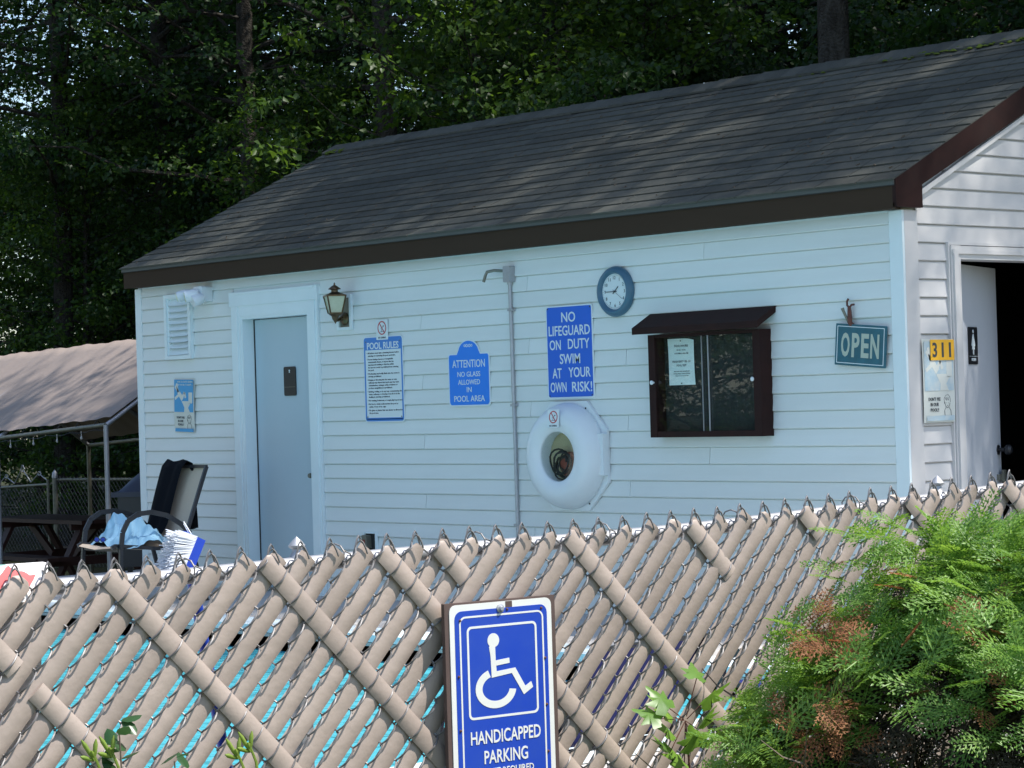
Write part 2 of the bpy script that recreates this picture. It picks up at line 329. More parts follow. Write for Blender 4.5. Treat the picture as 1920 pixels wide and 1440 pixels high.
# ------------------------------------------------------------------ BUILDING
BL, BD, WH = -7.80, 4.12, 2.345      # left end, depth, wall height
EZ = .1016; ZL = .947-9*EZ
PT = .49; RYC = 2.06                 # roof rise per metre, ridge line
def rz(y): return 2.564 + PT*y       # top of front roof slope (z at y)
bld = empty('pool_house', 'long white vinyl sided pool house with dark shingle roof and open end door', 'building')
w = MB(); w.box(BL+.02, -6.315, .0, .1, -.55, WH); w.box(-5.473, -.02, .0, .1, -.55, WH); w.box(-6.315, -5.473, .0, .1, 2.06, WH); w.box(-6.315, -5.473, .125, .2, -.55, 2.06)
fwall = w.build('front_wall', 'trim', bld)
w = MB(); w.box(BL+.02, -.02, BD-.1, BD, -.55, WH); w.build('back_wall', 'siding_shaded', bld)
def gable(x0, x1, hole):
    m = MB(); zr = rz(RYC)-.12
    if hole:
        m.box(x0, x1, .10, .455, -.3, WH); m.box(x0, x1, 1.39, BD, -.3, WH); m.box(x0, x1, .45, 1.39, 2.08, WH)
    else: m.box(x0, x1, .10, BD-.1, -.55, WH)
    m.add([(x0, .0, WH), (x0, BD, WH), (x0, RYC, zr-.06), (x1, .0, WH), (x1, BD, WH), (x1, RYC, zr-.06)], [(0,1,2),(5,4,3),(0,3,4,1),(1,4,5,2),(2,5,3,0)])
    return m
gable(BL+.02, BL+.12, False).build('left_wall', 'siding_shaded', bld)
gwall = gable(-.12, -.02, True).build('end_wall', 'siding_shaded', bld)
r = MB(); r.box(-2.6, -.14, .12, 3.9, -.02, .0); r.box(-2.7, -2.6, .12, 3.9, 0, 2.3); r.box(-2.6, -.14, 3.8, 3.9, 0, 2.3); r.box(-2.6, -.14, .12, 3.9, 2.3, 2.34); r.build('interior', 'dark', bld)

# siding boards: each course its own board, wedge section with a lip at the bottom
bcache = {}
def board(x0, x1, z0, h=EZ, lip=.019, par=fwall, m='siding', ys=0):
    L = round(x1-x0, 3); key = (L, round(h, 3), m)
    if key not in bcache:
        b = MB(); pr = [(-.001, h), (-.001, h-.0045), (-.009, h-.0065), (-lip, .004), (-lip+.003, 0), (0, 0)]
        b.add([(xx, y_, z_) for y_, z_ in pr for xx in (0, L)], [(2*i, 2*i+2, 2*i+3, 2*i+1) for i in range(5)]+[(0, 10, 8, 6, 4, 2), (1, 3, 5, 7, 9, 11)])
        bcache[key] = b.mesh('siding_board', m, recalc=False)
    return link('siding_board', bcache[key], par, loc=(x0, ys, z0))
n = 0
z = ZL
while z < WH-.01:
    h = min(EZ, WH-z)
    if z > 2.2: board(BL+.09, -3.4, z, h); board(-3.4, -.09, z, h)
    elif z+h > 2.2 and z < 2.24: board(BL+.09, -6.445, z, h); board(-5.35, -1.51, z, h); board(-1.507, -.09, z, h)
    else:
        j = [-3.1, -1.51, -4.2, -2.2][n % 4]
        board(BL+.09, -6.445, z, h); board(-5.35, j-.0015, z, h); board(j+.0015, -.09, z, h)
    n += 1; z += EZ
z = ZL
def rake_y(z): return (z-2.455)/PT + .133
while z < rz(RYC)-.2:
    h = EZ
    if z+h < 2.19: segs = [(.115, .370)]
    elif z < 2.17: segs = [(.115, BD-.1)]
    else: segs = None
    if segs:
        for a, b_ in segs:
            o = board(a, b_, z, h, par=gwall, m='siding_shaded'); o.rotation_euler = (0, 0, PI/2); o.location = (-.02+.0, a, z)
    else:
        a0 = max(.115, rake_y(z)-.03); a1 = max(.115, rake_y(z+h)-.03); b0 = BD-a0; b1 = BD-a1
        if b1-a1 < .1: break
        m = MB(); x = -.02; t8 = .01/h; a8 = a1*(1-t8)+a0*t8; b8 = b1*(1-t8)+b0*t8
        m.add([(x+.001,a1,z+h),(x+.001,b1,z+h),(x+.001,b8,z+h-.007),(x+.001,a8,z+h-.007),(x+.010,a8,z+h-.0095),(x+.010,b8,z+h-.0095),(x+.019,b0,z+.004),(x+.019,a0,z+.004),(x+.016,a0,z),(x+.016,b0,z),(x,b0,z),(x,a0,z)], [(0,3,2,1),(3,4,5,2),(4,7,6,5),(7,8,9,6),(8,11,10,9)])
        m.build('siding_board', 'siding_shaded', gwall, recalc=False)
    z += EZ
# corner posts
m = MB(); m.box(-.088, .004, -.018, .0, -.3, 2.338); m.build('corner_post', 'trim', bld); m = MB(); m.box(-.02, .0055, .0, .112, -.3, 2.338); m.build('corner_post', 'siding_shaded', bld)
m = MB(); m.box(BL, BL+.088, -.018, .0, -.55, 2.335); m.box(BL, BL+.02, 0, .1, -.55, 2.335); m.build('corner_post', 'trim', bld)
m = MB(); m.box(-7.7, -.1, -.010, -.002, 2.318, 2.343); m.build('soffit_trim', 'trim', bld)
# roof
roof = MB(); t = .03
for sgn in (0, 1):
    ya = -.115; vs = []
    for x in (BL-.03, .035):
        for (y, dz) in ((ya, -.012), (RYC, -.012), (RYC, -.012-t), (ya, -.012-t)):
            vs.append((x, y if not sgn else 2*RYC-y, rz(y)+dz))
    roof.add(vs, [(0,1,5,4),(3,7,6,2),(0,4,7,3),(1,2,6,5),(0,3,2,1),(4,5,6,7)])
roof = roof.build('roof', 'deckwood', bld)
pa = math.atan(PT); EXP = .1285; tab = .305
def shingle_mesh(widths, sl=EXP+.012):
    b = MB(); x = 0
    for wd in widths:
        b.add([(x+.0045,0,.0005),(x+wd-.0045,0,.0005),(x+wd-.0045,sl,.0005),(x+.0045,sl,.0005),(x+.0045,0,.0105),(x+wd-.0045,0,.0105),(x+wd-.0045,sl,.002),(x+.0045,sl,.002)],
              [(4,5,6,7),(0,1,5,4),(1,2,6,5),(2,3,7,6),(3,0,4,7)]); x += wd
    return b.mesh('shingle', 'shingle', recalc=False)
full = shingle_mesh([tab]*3); sc = {}
nrow = int((RYC+.115)/math.cos(pa)/EXP)
for r_ in range(nrow+1):
    s0 = r_*EXP; x = BL-.045 - [0, tab*1.5, tab*.5, tab*2][r_ % 4]
    y = -.125+s0*math.cos(pa); z = rz(y)-.010
    if y > RYC-.05: break
    while x < .04:
        ws = []; xs_ = x
        for k in range(3):
            a = x+k*tab; b_ = a+tab; a2 = max(a, BL-.045); b2 = min(b_, .045)
            if b2-a2 > .03:
                if not ws: xs_ = a2
                ws.append(round(b2-a2, 4))
        if ws:
            key = tuple(ws)
            if key == (tab,)*3: me = full
            else:
                if key not in sc: sc[key] = shingle_mesh(ws)
                me = sc[key]
            o = link('shingle', me, roof, loc=(xs_+random.uniform(-.002, .002), y+random.uniform(-.003, .003), z+random.uniform(0, .0015)), rot=(pa+random.uniform(-.004, .006), 0, 0))
        x += 3*tab
capm = MB(); W_ = .15; 
for sy in (-1, 1):
    pass
capm.add([(0,-W_,-W_*PT+.002),(.30,-W_,-W_*PT-.004),(.30,0,0),(0,0,.008),(0,W_,-W_*PT+.002),(.30,W_,-W_*PT-.004),(0,-W_,-W_*PT+.016),(.30,-W_,-W_*PT+.006),(.30,0,.010),(0,0,.020),(0,W_,-W_*PT+.016),(.30,W_,-W_*PT+.006)],
         [(6,7,8,9),(9,8,11,10),(0,1,7,6),(4,10,11,5),(0,6,9,3),(3,9,10,4),(1,2,8,7)])
capm = capm.mesh('ridge_shingle', 'shingle', recalc=True)
x = BL-.05
while x < -.0:
    link('ridge_shingle', capm, roof, loc=(x, RYC, rz(RYC)+.002+random.uniform(0, .004)), rot=(0, 0, random.uniform(-.01, .01))); x += .142
# back slope shingles (one joined sheet, never seen singly)
b = MB()
for r_ in range(nrow+1):
    y0 = -.125+r_*EXP*math.cos(pa); y1 = y0+EXP*math.cos(pa)
    b.add([(BL-.045, 2*RYC-y0, rz(y0)+.001), (.045, 2*RYC-y0, rz(y0)+.001), (.045, 2*RYC-y1, rz(y1)-.008), (BL-.045, 2*RYC-y1, rz(y1)-.008), (BL-.045, 2*RYC-y0, rz(y0)-.01), (.045, 2*RYC-y0, rz(y0)-.01)], [(0,1,2,3),(0,4,5,1)])
b.build('back_slope_shingles', 'shingle', roof, kind='stuff')
m = MB(); m.box(BL-.02, .028, -.105, -.088, 2.341, rz(-.1)-.032); m.box(BL+.02, .0, -.088, -.02, 2.343, 2.352); m.build('fascia', 'fascia', bld)
MB().box(BL-.03, .036, -.118, -.105, rz(-.1)-.044, rz(-.1)-.018).build('drip_edge', 'drip', bld)
m = MB()
for sy in (1, -1):
    f = (lambda y: y) if sy == 1 else (lambda y: 2*RYC-y)
    for xa, xb, dz0, dz1 in ((.020, .045, -.178, -.008),):
        vs = [(xx, f(y), rz(y)+dz) for xx in (xa, xb) for (y, dz) in ((-.11, dz0+.04), (-.11, dz1), (RYC, dz1), (RYC, dz0))]
        m.add(vs, [(0,1,2,3),(7,6,5,4),(0,4,5,1),(1,5,6,2),(2,6,7,3),(3,7,4,0)])
    m.box(.018, .043, *sorted((f(-.105), f(.118))), 2.351, 2.50)
m.build('rake_board', 'rake', bld)
m = MB(); vs = [(xx, y, rz(y)+dz) for xx in (.0, .024) for (y, dz) in ((.128, -.208), (.128, -.176), (RYC, -.176), (RYC, -.208))]
m.add(vs, [(0,1,2,3),(7,6,5,4),(0,4,5,1),(1,5,6,2),(2,6,7,3),(3,7,4,0)]); m.box(.0, .026, .119, .134, 2.37, rz(.13)-.178); m.build('rake_trim', 'siding_shaded', bld)
# moss on the ridge
mv = []; mf = []
ms = MB()
for x, n_, big in ((BL+.02, 10, 1.2), *[(-1.7+1.8*random.random()**.8, 1, .8) for _ in range(95)], (-2.4, 4, .6), (-3.9, 3, .5)):
    for k in range(n_):
        xx = x+random.uniform(0, .22) if n_ > 1 else x; y = RYC-.16+random.uniform(-.03, .05); rr = random.uniform(.012, .032)*big
        prof = [(rr*math.cos(a), rr*.55*math.sin(a)) for a in (0, .5, 1.0, 1.4)]
        ms.lathe(prof, 7, (xx, y, rz(y)+.006))
ms.build('moss', 'moss', roof, kind='stuff', smooth=True)
lt = MB()
for k in range(260):
    x = random.uniform(BL, .0); y = random.uniform(-.08, RYC-.2); a = random.uniform(0, PI); L_ = random.uniform(.02, .10) if random.random() < .5 else .02; z = rz(y)+.003
    c1, s1 = math.cos(a)*L_, math.sin(a)*L_; lt.tube([(x, y, z), (x+c1*.5+random.uniform(-.01, .01), y+s1*.5, z+s1*.5*PT+.004), (x+c1, y+s1, z+s1*PT+.002)], .0016 if L_ > .03 else .004, 3, False)
lt.build('roof_litter', 'twig', roof, kind='stuff', recalc=False)
# end door frame
fr = MB(); fr.box(-.03, .012, .370, .380, 0, 2.17); fr.box(-.03, .012, .380, 1.55, 2.155, 2.17); fr.build('door_channel', 'siding_shaded', bld)
df = MB(); df.box(-.12, .022, .382, .463, 0, 2.152); df.box(-.12, .022, 1.39, 1.46, 0, 2.152); df.box(-.12, .020, .463, 1.39, 2.075, 2.150); df.box(-.115, .034, .393, .43, 0, 2.13); df.box(-.115, .032, .386, 1.44, 2.105, 2.128)
ef = df.build('end_door_frame', 'siding_shaded', bld)
th = math.radians(20.5)
ed = link('end_door', None, bld); ed.empty_display_size = .1; ed.location = (-.07, .468, .0); ed.rotation_euler = (0, 0, PI/2+th)
MB().box(0, .9, 0, .04, .02, 2.06).build('door_panel', 'door2', ed)
k = MB(); k.lathe([(.012, 0), (.012, .04), (.03, .05), (.032, .07), (.02, .085)], 14, (.84, 0, .98), 'y'); k.lathe([(.03, 0), (.03, .006)], 14, (.84, 0, .98), 'y'); k.build('door_knob', 'black', ed, smooth=True)
k = MB(); k.box(.80, .90, -.02, .0, .80, .835); k.box(.84, .88, -.035, -.02, .79, .86); k.build('door_latch', 'dullsteel', ed)
# front door
m = MB(); m.box(-6.44, -6.323, -.035, .0, -.02, 2.13); m.box(-5.465, -5.353, -.035, .0, -.02, 2.13); m.box(-6.323, -5.465, -.035, .0, 2.05, 2.13); m.box(-6.455, -5.343, -.042, .0, 2.13, 2.235)
m.box(-6.42, -5.375, -.048, -.042, 2.215, 2.232); m.box(-6.41, -6.35, -.042, -.035, -.02, 2.125); m.box(-5.44, -5.38, -.042, -.035, -.02, 2.125)
m.box(-6.323, -6.300, -.030, .12, -.02, 2.05); m.box(-5.488, -5.465, -.030, .12, -.02, 2.05); m.box(-6.30, -5.488, -.03, .12, 2.028, 2.05)
m.build('front_door_frame', 'trim', bld)
m = MB(); m.box(-6.300, -6.291, .07, .124, .0, 2.028); m.box(-5.497, -5.488, .07, .124, 0, 2.028); m.build('door_gap_shadow', 'dark', bld)  # dark strips painting the shadow line in the gap beside the door panel
fd = link('front_door', None, bld, loc=(0, .075, 0)); fd.empty_display_size = .1
MB().box(-6.290, -5.498, .0, .04, .01, 2.022).build('door_panel', 'door', fd)
m = MB(); m.box(-5.60, -5.56, -.012, .0, .87, .91); m.lathe([(.01, 0), (.01, .03), (.02, .035), (.016, .05)], 12, (-5.58, -.01, .86), 'y'); m.build('door_latch', 'dullsteel', fd)
ds = empty('door_number_plaque', 'narrow black restroom plaque with small white figure on the closed grey door', 'sign', (-5.853, .072, 1.553))
MB().plate(rrect(-.074, .074, -.107, .107, .014), 0, -.006).build('plaque', 'black', ds)
m = MB(); m.plate(circ(0, .078, .008, 10), -.006, -.0075); m.box(-.006, .006, -.0075, -.006, .062, .07); m.build('figure', 'signpale', ds)
MB().box(-.066, .066, -.0073, -.006, -.044, -.041).build('divider_line', 'dullsteel', ds)
# louvre vent
vt = link('vent', None, bld, loc=(-7.160, -.014, 2.012)); vt.empty_display_size = .1
m = MB(); m.frame([(-.182, -.252), (.182, -.252), (.182, .252), (-.182, .252)], [(-.15, -.225), (.15, -.225), (.15, .225), (-.15, .225)], 0, -.035); m.frame([(-.15, -.225), (.15, -.225), (.15, .225), (-.15, .225)], [(-.128, -.215), (.128, -.215), (.128, .215), (-.128, .215)], .0, -.020)
m.build('vent_frame', 'trim', vt); MB().box(-.15, .15, -.002, .001, -.225, .225).build('vent_back', 'dark', vt)
lv = MB(); lv.grid(lambda u, v: (-.135+.27*u, -.002-.026*(1-v)-.004*math.sin(u*PI)*(1-v), .05*v-.004*math.sin(u*PI)*(1-v)), 6, 2); lv = lv.mesh('louvre', 'trim', recalc=False)
for i in range(9): link('louvre', lv, vt, loc=(0, 0, -.213+i*.0475+random.uniform(-.001, .001)), rot=(random.uniform(-.06, .06), 0, random.uniform(-.01, .01)))
# seam crack under the eave
# ------------------------------------------------------------------ THINGS ON THE FRONT WALL (facing -y)
YW = -.016
# pool rules
o = empty('pool_rules_sign', 'tall white POOL RULES sign with blue header and small print beside the lamp', 'sign', (-4.622, YW, 1.537))
MB().plate(rrect(-.221, .221, -.299, .299, .026), 0, -.004).build('panel', 'signpale', o)
m = MB(); m.frame(rrect(-.214, .214, -.292, .292, .022), rrect(-.200, .200, -.275, .275, .012), -.004, -.0050); m.plate(rrect(-.205, .205, .205, .282, .012), -.004, -.0052); m.box(-.2, .2, -.0050, -.004, -.281, -.268); m.build('blue_border', 'rulesblue', o)
m = MB(); text(m, 'POOL RULES', 0, .234, .355, .048, -.0052, .02, 3); m.build('title', 'signpale', o)
m = MB()
lines = ['• All bathers must take a cleansing shower before', '   entering or reentering the pool enclosure.', None, '• Persons having a known or recognizable', '   communicable disease, or anyone who has', '   experienced vomiting or diarrhea within', '   the last two weeks is prohibited from entering', '   the pool.', None,
 '• Discharging any bodily fluids into the water is', '   strictly prohibited.', None, '• Bringing or throwing into the water or onto', '   walkways any objects that may in any way cause', '   contamination, endanger safety of bathers or', '   produce unsightliness is prohibited.', None, '• Spitting, voiding, or in any way contaminating the', '   water, walkways, or dressing room floors in the', '   facility is strictly prohibited.', None, '• No running, boisterous, or rough play in pool area.', None, '• No food or drink is allowed into the pool or', '   within 4 feet of its edge.', None, '• No glass or plastic that can shatter is allowed in', '   the pool area.']
zz = .182
for ln in lines:
    if ln is None: zz -= .006; continue
    text(m, ln.strip(), 0, zz, .0074*len(ln.strip()), .0145, -.004, .02, 1, left=-.185 if ln[0] == '•' else -.172); zz -= .0188
m.build('rules_text', 'print_', o)
m = MB()
for x in (-.19, .19):
    for zq in (-.262, .262): m.lathe([(.005, 0), (.004, .003)], 8, (x, -.005, zq), 'y')
m.build('screws', 'dullsteel', o)
# two no-diving stickers
def sticker(loc, lab, s=1, rot=(0, 0, 0)):
    o = empty('no_diving_sticker', lab, 'sticker', loc, rot, 'no diving stickers')
    MB().plate(rrect(-.066*s, .066*s, -.07*s, .07*s, .006), 0, -.0012).build('backing', 'signpale', o)
    m = MB(); m.frame(circ(0, .012*s, .048*s), circ(0, .012*s, .040*s), -.0012, -.0024)
    a = math.radians(-52); c_, s_ = math.cos(a), math.sin(a); q = [(-.042*s, -.0035*s), (.042*s, -.0035*s), (.042*s, .0035*s), (-.042*s, .0035*s)]
    m.plate([(x*c_-z*s_, x*s_+z*c_+.012*s) for x, z in q], -.0012, -.0025); m.build('prohibition_ring', 'red', o)
    m = MB(); m.plate(circ(.014*s, .024*s, .005*s, 10), -.0012, -.002); 
    for a_, b_ in (((.010, .020), (-.006, .0)), ((-.006, .0), (-.002, -.014)), ((.008, .018), (.026, .028)), ((-.022, -.014), (.02, -.014)), ((-.014, .010), (-.004, .012))):
        m.bar((a_[0]*s, -.0016, a_[1]*s), (b_[0]*s, -.0016, b_[1]*s), .003*s, .001, (0, 1, 0))
    m.build('diver_figure', 'print_', o)
    m = MB(); text(m, 'NO DIVING', 0, -.055*s, .085*s, .013*s, -.0012, .01, 1); m.build('lettering', 'print_', o)
    return o
sticker((-4.622, YW-.006, 1.880), 'square no diving sticker overlapping the top of the pool rules sign')
# attention sign
o = empty('attention_sign', 'bright blue arched ATTENTION no glass sign left of the conduit', 'sign', (-3.703, YW, 1.51))
def att(k):
    w_, zb, zt = .214-k, -.180+k, .176-k
    p = rrect(-w_, w_, zb, zt, .025)[0:6]; p += [(w_, zt-.012), (w_-.01, zt), (.125-k*.5, zt)]
    p += [((.115-k)*math.cos(a), .176+ (.090-k*.9)*math.sin(a)*1.0) for a in [PI*j/14 for j in range(1, 14)]]
    p += [(-(.125-k*.5), zt), (-w_+.01, zt), (-w_, zt-.012)] + rrect(-w_, w_, zb, zt, .025)[18:]
    return p
MB().plate(att(0), 0, -.004).build('panel', 'signpale', o); MB().plate(att(.010), -.004, -.0052).build('blue_face', 'attblue', o)
m = MB(); text(m, 'ATTENTION', 0, .105, .335, .052, -.0052, .004, 3); text(m, 'NO GLASS', 0, .035, .235, .034, -.0052, .006, 3); text(m, 'ALLOWED', 0, -.018, .225, .034, -.0052, .006, 3); text(m, 'IN', 0, -.068, .05, .034, -.0052, .006, 3); text(m, 'POOL AREA', 0, -.128, .315, .040, -.0052, .006, 3)
m.build('lettering', 'signpale', o)
for cx, rr in ((.014, .011), (.036, .009), (-.014, .011), (-.036, .009)):
    m = MB(); m.frame(circ(cx, .225, rr, 14), circ(cx, .225, rr*.6, 14), -.0052, -.0064); m.build('scroll', 'signpale', o)
# no lifeguard sign
o = empty('no_lifeguard_sign', 'tall blue NO LIFEGUARD ON DUTY sign with white capitals', 'sign', (-2.704, YW, 1.657))
MB().plate(rrect(-.218, .218, -.296, .296, .02), 0, -.005).build('panel', 'signpale', o); MB().plate(rrect(-.209, .207, -.285, .288, .014), -.005, -.0063).build('blue_face', 'wallblue', o)
m = MB()
for s_, zc, w_, dx in (('NO', .222, .13, -.005), ('LIFEGUARD', .137, .385, .0), ('ON', .047, .105, -.135), ('DUTY', .050, .20, .085), ('SWIM', -.043, .19, .0), ('AT', -.133, .085, -.125), ('YOUR', -.130, .205, .085), ('OWN', -.222, .15, -.115), ('RISK!', -.222, .185, .105)):
    text(m, s_, dx, zc, w_, .064, -.0063, .010, 3)
m.build('lettering', 'signpale', o)
m = MB(); [m.lathe([(.005, 0), (.004, .003)], 8, (x, -.0063, zq), 'y') for x in (-.198, .196) for zq in (-.276, .278)]; m.build('screws', 'print_', o)
# conduit with box and bent arm
o = empty('conduit', 'thin grey conduit with junction box and bent arm running down the wall', 'conduit', (-3.245, -.03, 0))
MB().tube([(0, 0, .02), (0, 0, 1.0), (-.008, 0, 2.14)], .0125, 10).build('pipe', 'steel', o, smooth=True)
m = MB(); m.plate(rrect(-.034, .03, 2.13, 2.235, .01), .018, -.035); m.lathe([(.018, 0), (.018, .03)], 12, (-.008, 0, 2.115)); m.build('junction_box', 'steel', o)
MB().tube([(-.03, -.02, 2.205), (-.10, -.05, 2.212), (-.15, -.07, 2.205), (-.162, -.075, 2.18), (-.175, -.08, 2.14)], .010, 8).build('bent_arm', 'dullsteel', o, smooth=True)
st = MB(); st.box(-.022, .022, -.016, .016, -.008, .008); st = st.mesh('clip', 'steel')
for zq in (.55, 1.33, 1.95): link('clip', st, o, loc=(0, 0, zq))
# clock
o = empty('wall_clock', 'round blue rimmed wall clock above the notice board', 'clock', (-2.262, YW, 2.015))
MB().lathe([(.155, 0), (.158, .012), (.155, .022), (.138, .044), (.128, .047), (.118, .040), (.110, .018)], 48, (0, 0, 0), 'y').build('rim', 'clockrim', o, smooth=True)
MB().lathe([(.111, .0), (.111, .020)], 40, (0, 0, 0), 'y').build('dial', 'signpale', o)
m = MB()
for hnum in range(1, 13):
    a = PI/2 - hnum*PI/6; text(m, str(hnum), .086*math.cos(a), .086*math.sin(a), None, .020, -.020, .0, 2)
for k in range(60):
    a = k*PI/30; m.bar((.100*math.cos(a), -.0206, .100*math.sin(a)), (.106*math.cos(a), -.0206, .106*math.sin(a)), .0015, .0008, (0, 1, 0))
m.build('numerals', 'print_', o)
for nm, hh, ln, wd in (('hour_hand', 1.62, .045, .006), ('minute_hand', 9.0, .075, .0045), ('second_hand', 4.2, .082, .0015)):
    a = PI/2-hh*PI/6; MB().bar((-.02*math.cos(a), -.0235, -.02*math.sin(a)), (ln*math.cos(a), -.0235, ln*math.sin(a)), wd, .001, (0, 1, 0)).build(nm, 'print_', o)
MB().lathe([(.006, .02), (.005, .026)], 12, (0, 0, 0), 'y').build('hub', 'black', o)
# life ring cabinet
o = empty('life_ring_cabinet', 'round white life ring cabinet with oval window under the no lifeguard sign', 'cabinet', (-2.715, YW, .998))
a_, b_ = .345, .165
MB().plate([(b_, -a_), (a_, -b_), (a_, b_), (b_, a_), (-b_, a_), (-a_, b_), (-a_, -b_), (-b_, -a_)], 0, -.022).build('back_plate', 'white', o)
prof = [(.332, .02), (.338, .03), (.336, .05), (.325, .085), (.300, .125), (.262, .155), (.222, .160), (.190, .152), (.172, .143), (.161, .136), (.157, .130), (.1565, .03)]
m = MB(); n = 56; vs = [(r_*math.cos(2*PI*k/n), -h_, r_*math.sin(2*PI*k/n)) for r_, h_ in prof for k in range(n)]
m.add(vs, [(i*n+k, i*n+(k+1)%n, (i+1)*n+(k+1)%n, (i+1)*n+k) for i in range(len(prof)-1) for k in range(n)]); m.build('ring_cover', 'white', o, smooth=60)
MB().lathe([(.156, .040), (.156, .046)], 32, (0, 0, 0), 'y').build('inner_liner', 'beige', o)
m = MB(); m.lathe([(.1565, .124), (.1565, .126)], 32, (0, 0, 0), 'y'); m.build('window', 'glass', o)
m = MB()
for k in range(7): 
    rr = .05+.006*k; c0 = (random.uniform(-.02, .05), -.085-.005*k, -.05+random.uniform(-.02, .02)); m.tube([(c0[0]+rr*math.cos(t_*PI/8), c0[1]+.008*math.sin(t_+k), c0[2]+rr*math.sin(t_*PI/8)) for t_ in range(17)], .006, 6, False)
m.build('rope_coil', 'rope', o, smooth=True)
m = MB(); m.lathe([(.0, .05), (.075, .05), (.085, .07), (.075, .09), (.0, .10)], 24, (.055, 0, -.055), 'y'); m.build('stored_buoy', 'buoy', o, smooth=True)
m = MB(); m.box(.29, .352, -.065, -.02, -.12, .14); m.build('hinge', 'white', o)
m = MB(); m.box(-.37, -.34, -.03, -.018, -.065, .065); m.box(-.385, -.36, -.026, -.02, -.05, .05); m.build('latch', 'dullsteel', o)
m = MB(); [m.lathe([(.006, 0), (.005, .004)], 8, (x, -.022, zz_), 'y') for x, zz_ in ((.16, .30), (-.16, .30), (.17, -.30), (-.17, -.30))]; [m.lathe([(.006, 0), (.005, .004)], 8, (.335, -.06, zz_), 'y') for zz_ in (-.09, -.03, .03, .09)]; m.build('screws', 'black', o)
sticker((-2.700, YW-.167, 1.238), 'round no diving sticker on the top of the life ring cabinet', .82, (math.radians(-4), 0, 0))
# notice board
o = empty('notice_board', 'dark brown glazed notice board with a little sloping roof', 'notice board', (-1.447, 0, 1.43))
hw = .457
m = MB(); m.box(-hw, -hw+.055, -.115, -.014, -.32, .30); m.box(hw-.055, hw, -.115, -.014, -.32, .30); m.box(-hw+.055, hw-.055, -.112, -.014, -.32, -.285); m.box(-hw+.055, hw-.055, -.112, -.014, .28, .30); m.build('case', 'rake', o)
MB().box(-hw+.055, hw-.055, -.03, -.014, -.285, .28).build('pinboard', 'boardback', o)
m = MB(); x0, x1 = -.532, .497; vs = [(x, y, z_) for x in (x0, x1) for y, z_ in ((-.0, .44), (-.175, .345), (-.175, .305), (-.0, .40))]
m.add(vs, [(0,1,2,3),(7,6,5,4),(0,4,5,1),(1,5,6,2),(2,6,7,3),(3,7,4,0)]); m.build('little_roof', 'rake', o)
for xa, xb, yy in ((-hw+.055, .03, -.100), (-.015, hw-.055, -.090)):
    MB().box(xa, xb, yy-.004, yy, -.285, .28).build('glass_pane', 'glass', o)
m = MB(); m.box(-.020, -.017, -.106, -.100, -.285, .28); m.box(.030, .036, -.106, -.100, -.285, .28); m.build('pane_edge', 'steel', o)
for xk, yy in ((-.415, -.116), (.395, -.098)):
    MB().lathe([(.006, 0), (.006, .01), (.012, .014), (.013, .022), (.006, .028)], 12, (xk, yy, .012), 'y').build('knob', 'white', o, smooth=True)
o = empty('pool_hours_paper', 'white sheet of printed pool hours pinned inside the notice board', 'paper', (-1.70, -.034, 1.562))
MB().grid(lambda u, v: (-.110+.22*u-.006*(v**4), -.001-.006*math.sin(PI*v)*u, -.14+.28*v-.012*(u**6)*(v**6)), 6, 8).build('sheet', 'paper', o, recalc=False)
m = MB()
for s_, zc, w_, h_ in (('POOL HOURS', .095, .115, .014), ('Monday - Sunday', .070, .075, .009), ('10:00 AM to 8:00 PM', .05, .115, .009), ('FREQUENT USE OF', .0, .15, .014), ('POOL TEST', -.022, .08, .013), ('Please shower before entering the pool', -.058, .13, .008), ('and keep all gates closed at all times', -.072, .14, .008), ('Thank you for your help', -.085, .11, .008)):
    text(m, s_, .005, zc, w_, h_, -.0085, .005, 1, .0008)
m.build('lettering', 'print_', o); m = MB(); [m.lathe([(.004, 0), (.003, .004)], 8, (.0, -.007, zz_), 'y') for zz_ in (.125, -.13)]; m.build('pins', 'dullsteel', o)
# OPEN sign
o = empty('open_sign', 'teal OPEN sign with cream letters hanging tilted from a rusty hook', 'sign', (-.298, -.032, 1.606), (0, math.radians(5.2), 0))
MB().plate(rrect(-.182, .182, -.116, .116, .004), 0, -.010).build('panel', 'teal', o)
MB().frame(rrect(-.170, .170, -.104, .104, .003), rrect(-.166, .166, -.100, .100, .003), -.010, -.0112).build('border_line', 'signpale', o)
for ch, cx in (('O', -.108), ('P', -.034), ('E', .034), ('N', .104)): m = MB(); text(m, ch, cx, .0, .062 if ch in 'ON' else .055, .135, -.010, .03, 3); m.build('letter', 'opencream', o)
o = empty('rusty_hook', 'rusty tap shaped hook above the OPEN sign', 'hook', (-.365, YW, 1.80))
m = MB(); m.tube([(0, 0, -.09), (.0, -.03, -.06), (0, -.03, .0), (-.002, -.03, .03)], [.016, .014, .012, .009], 10); m.tube([(-.002, -.03, .02), (-.016, -.03, .035), (-.016, -.03, .055), (-.006, -.03, .07)], .006, 8); m.tube([(0, -.03, .02), (.02, -.035, .035), (.042, -.04, .036)], .006, 8); m.build('hook_body', 'rust', o, smooth=True)
MB().tube([(-.01, -.03, -.06), (-.03, -.045, .0), (-.035, -.05, .02)], [.007, .008, .010], 8).build('hook_arm', 'dullsteel', o, smooth=True)
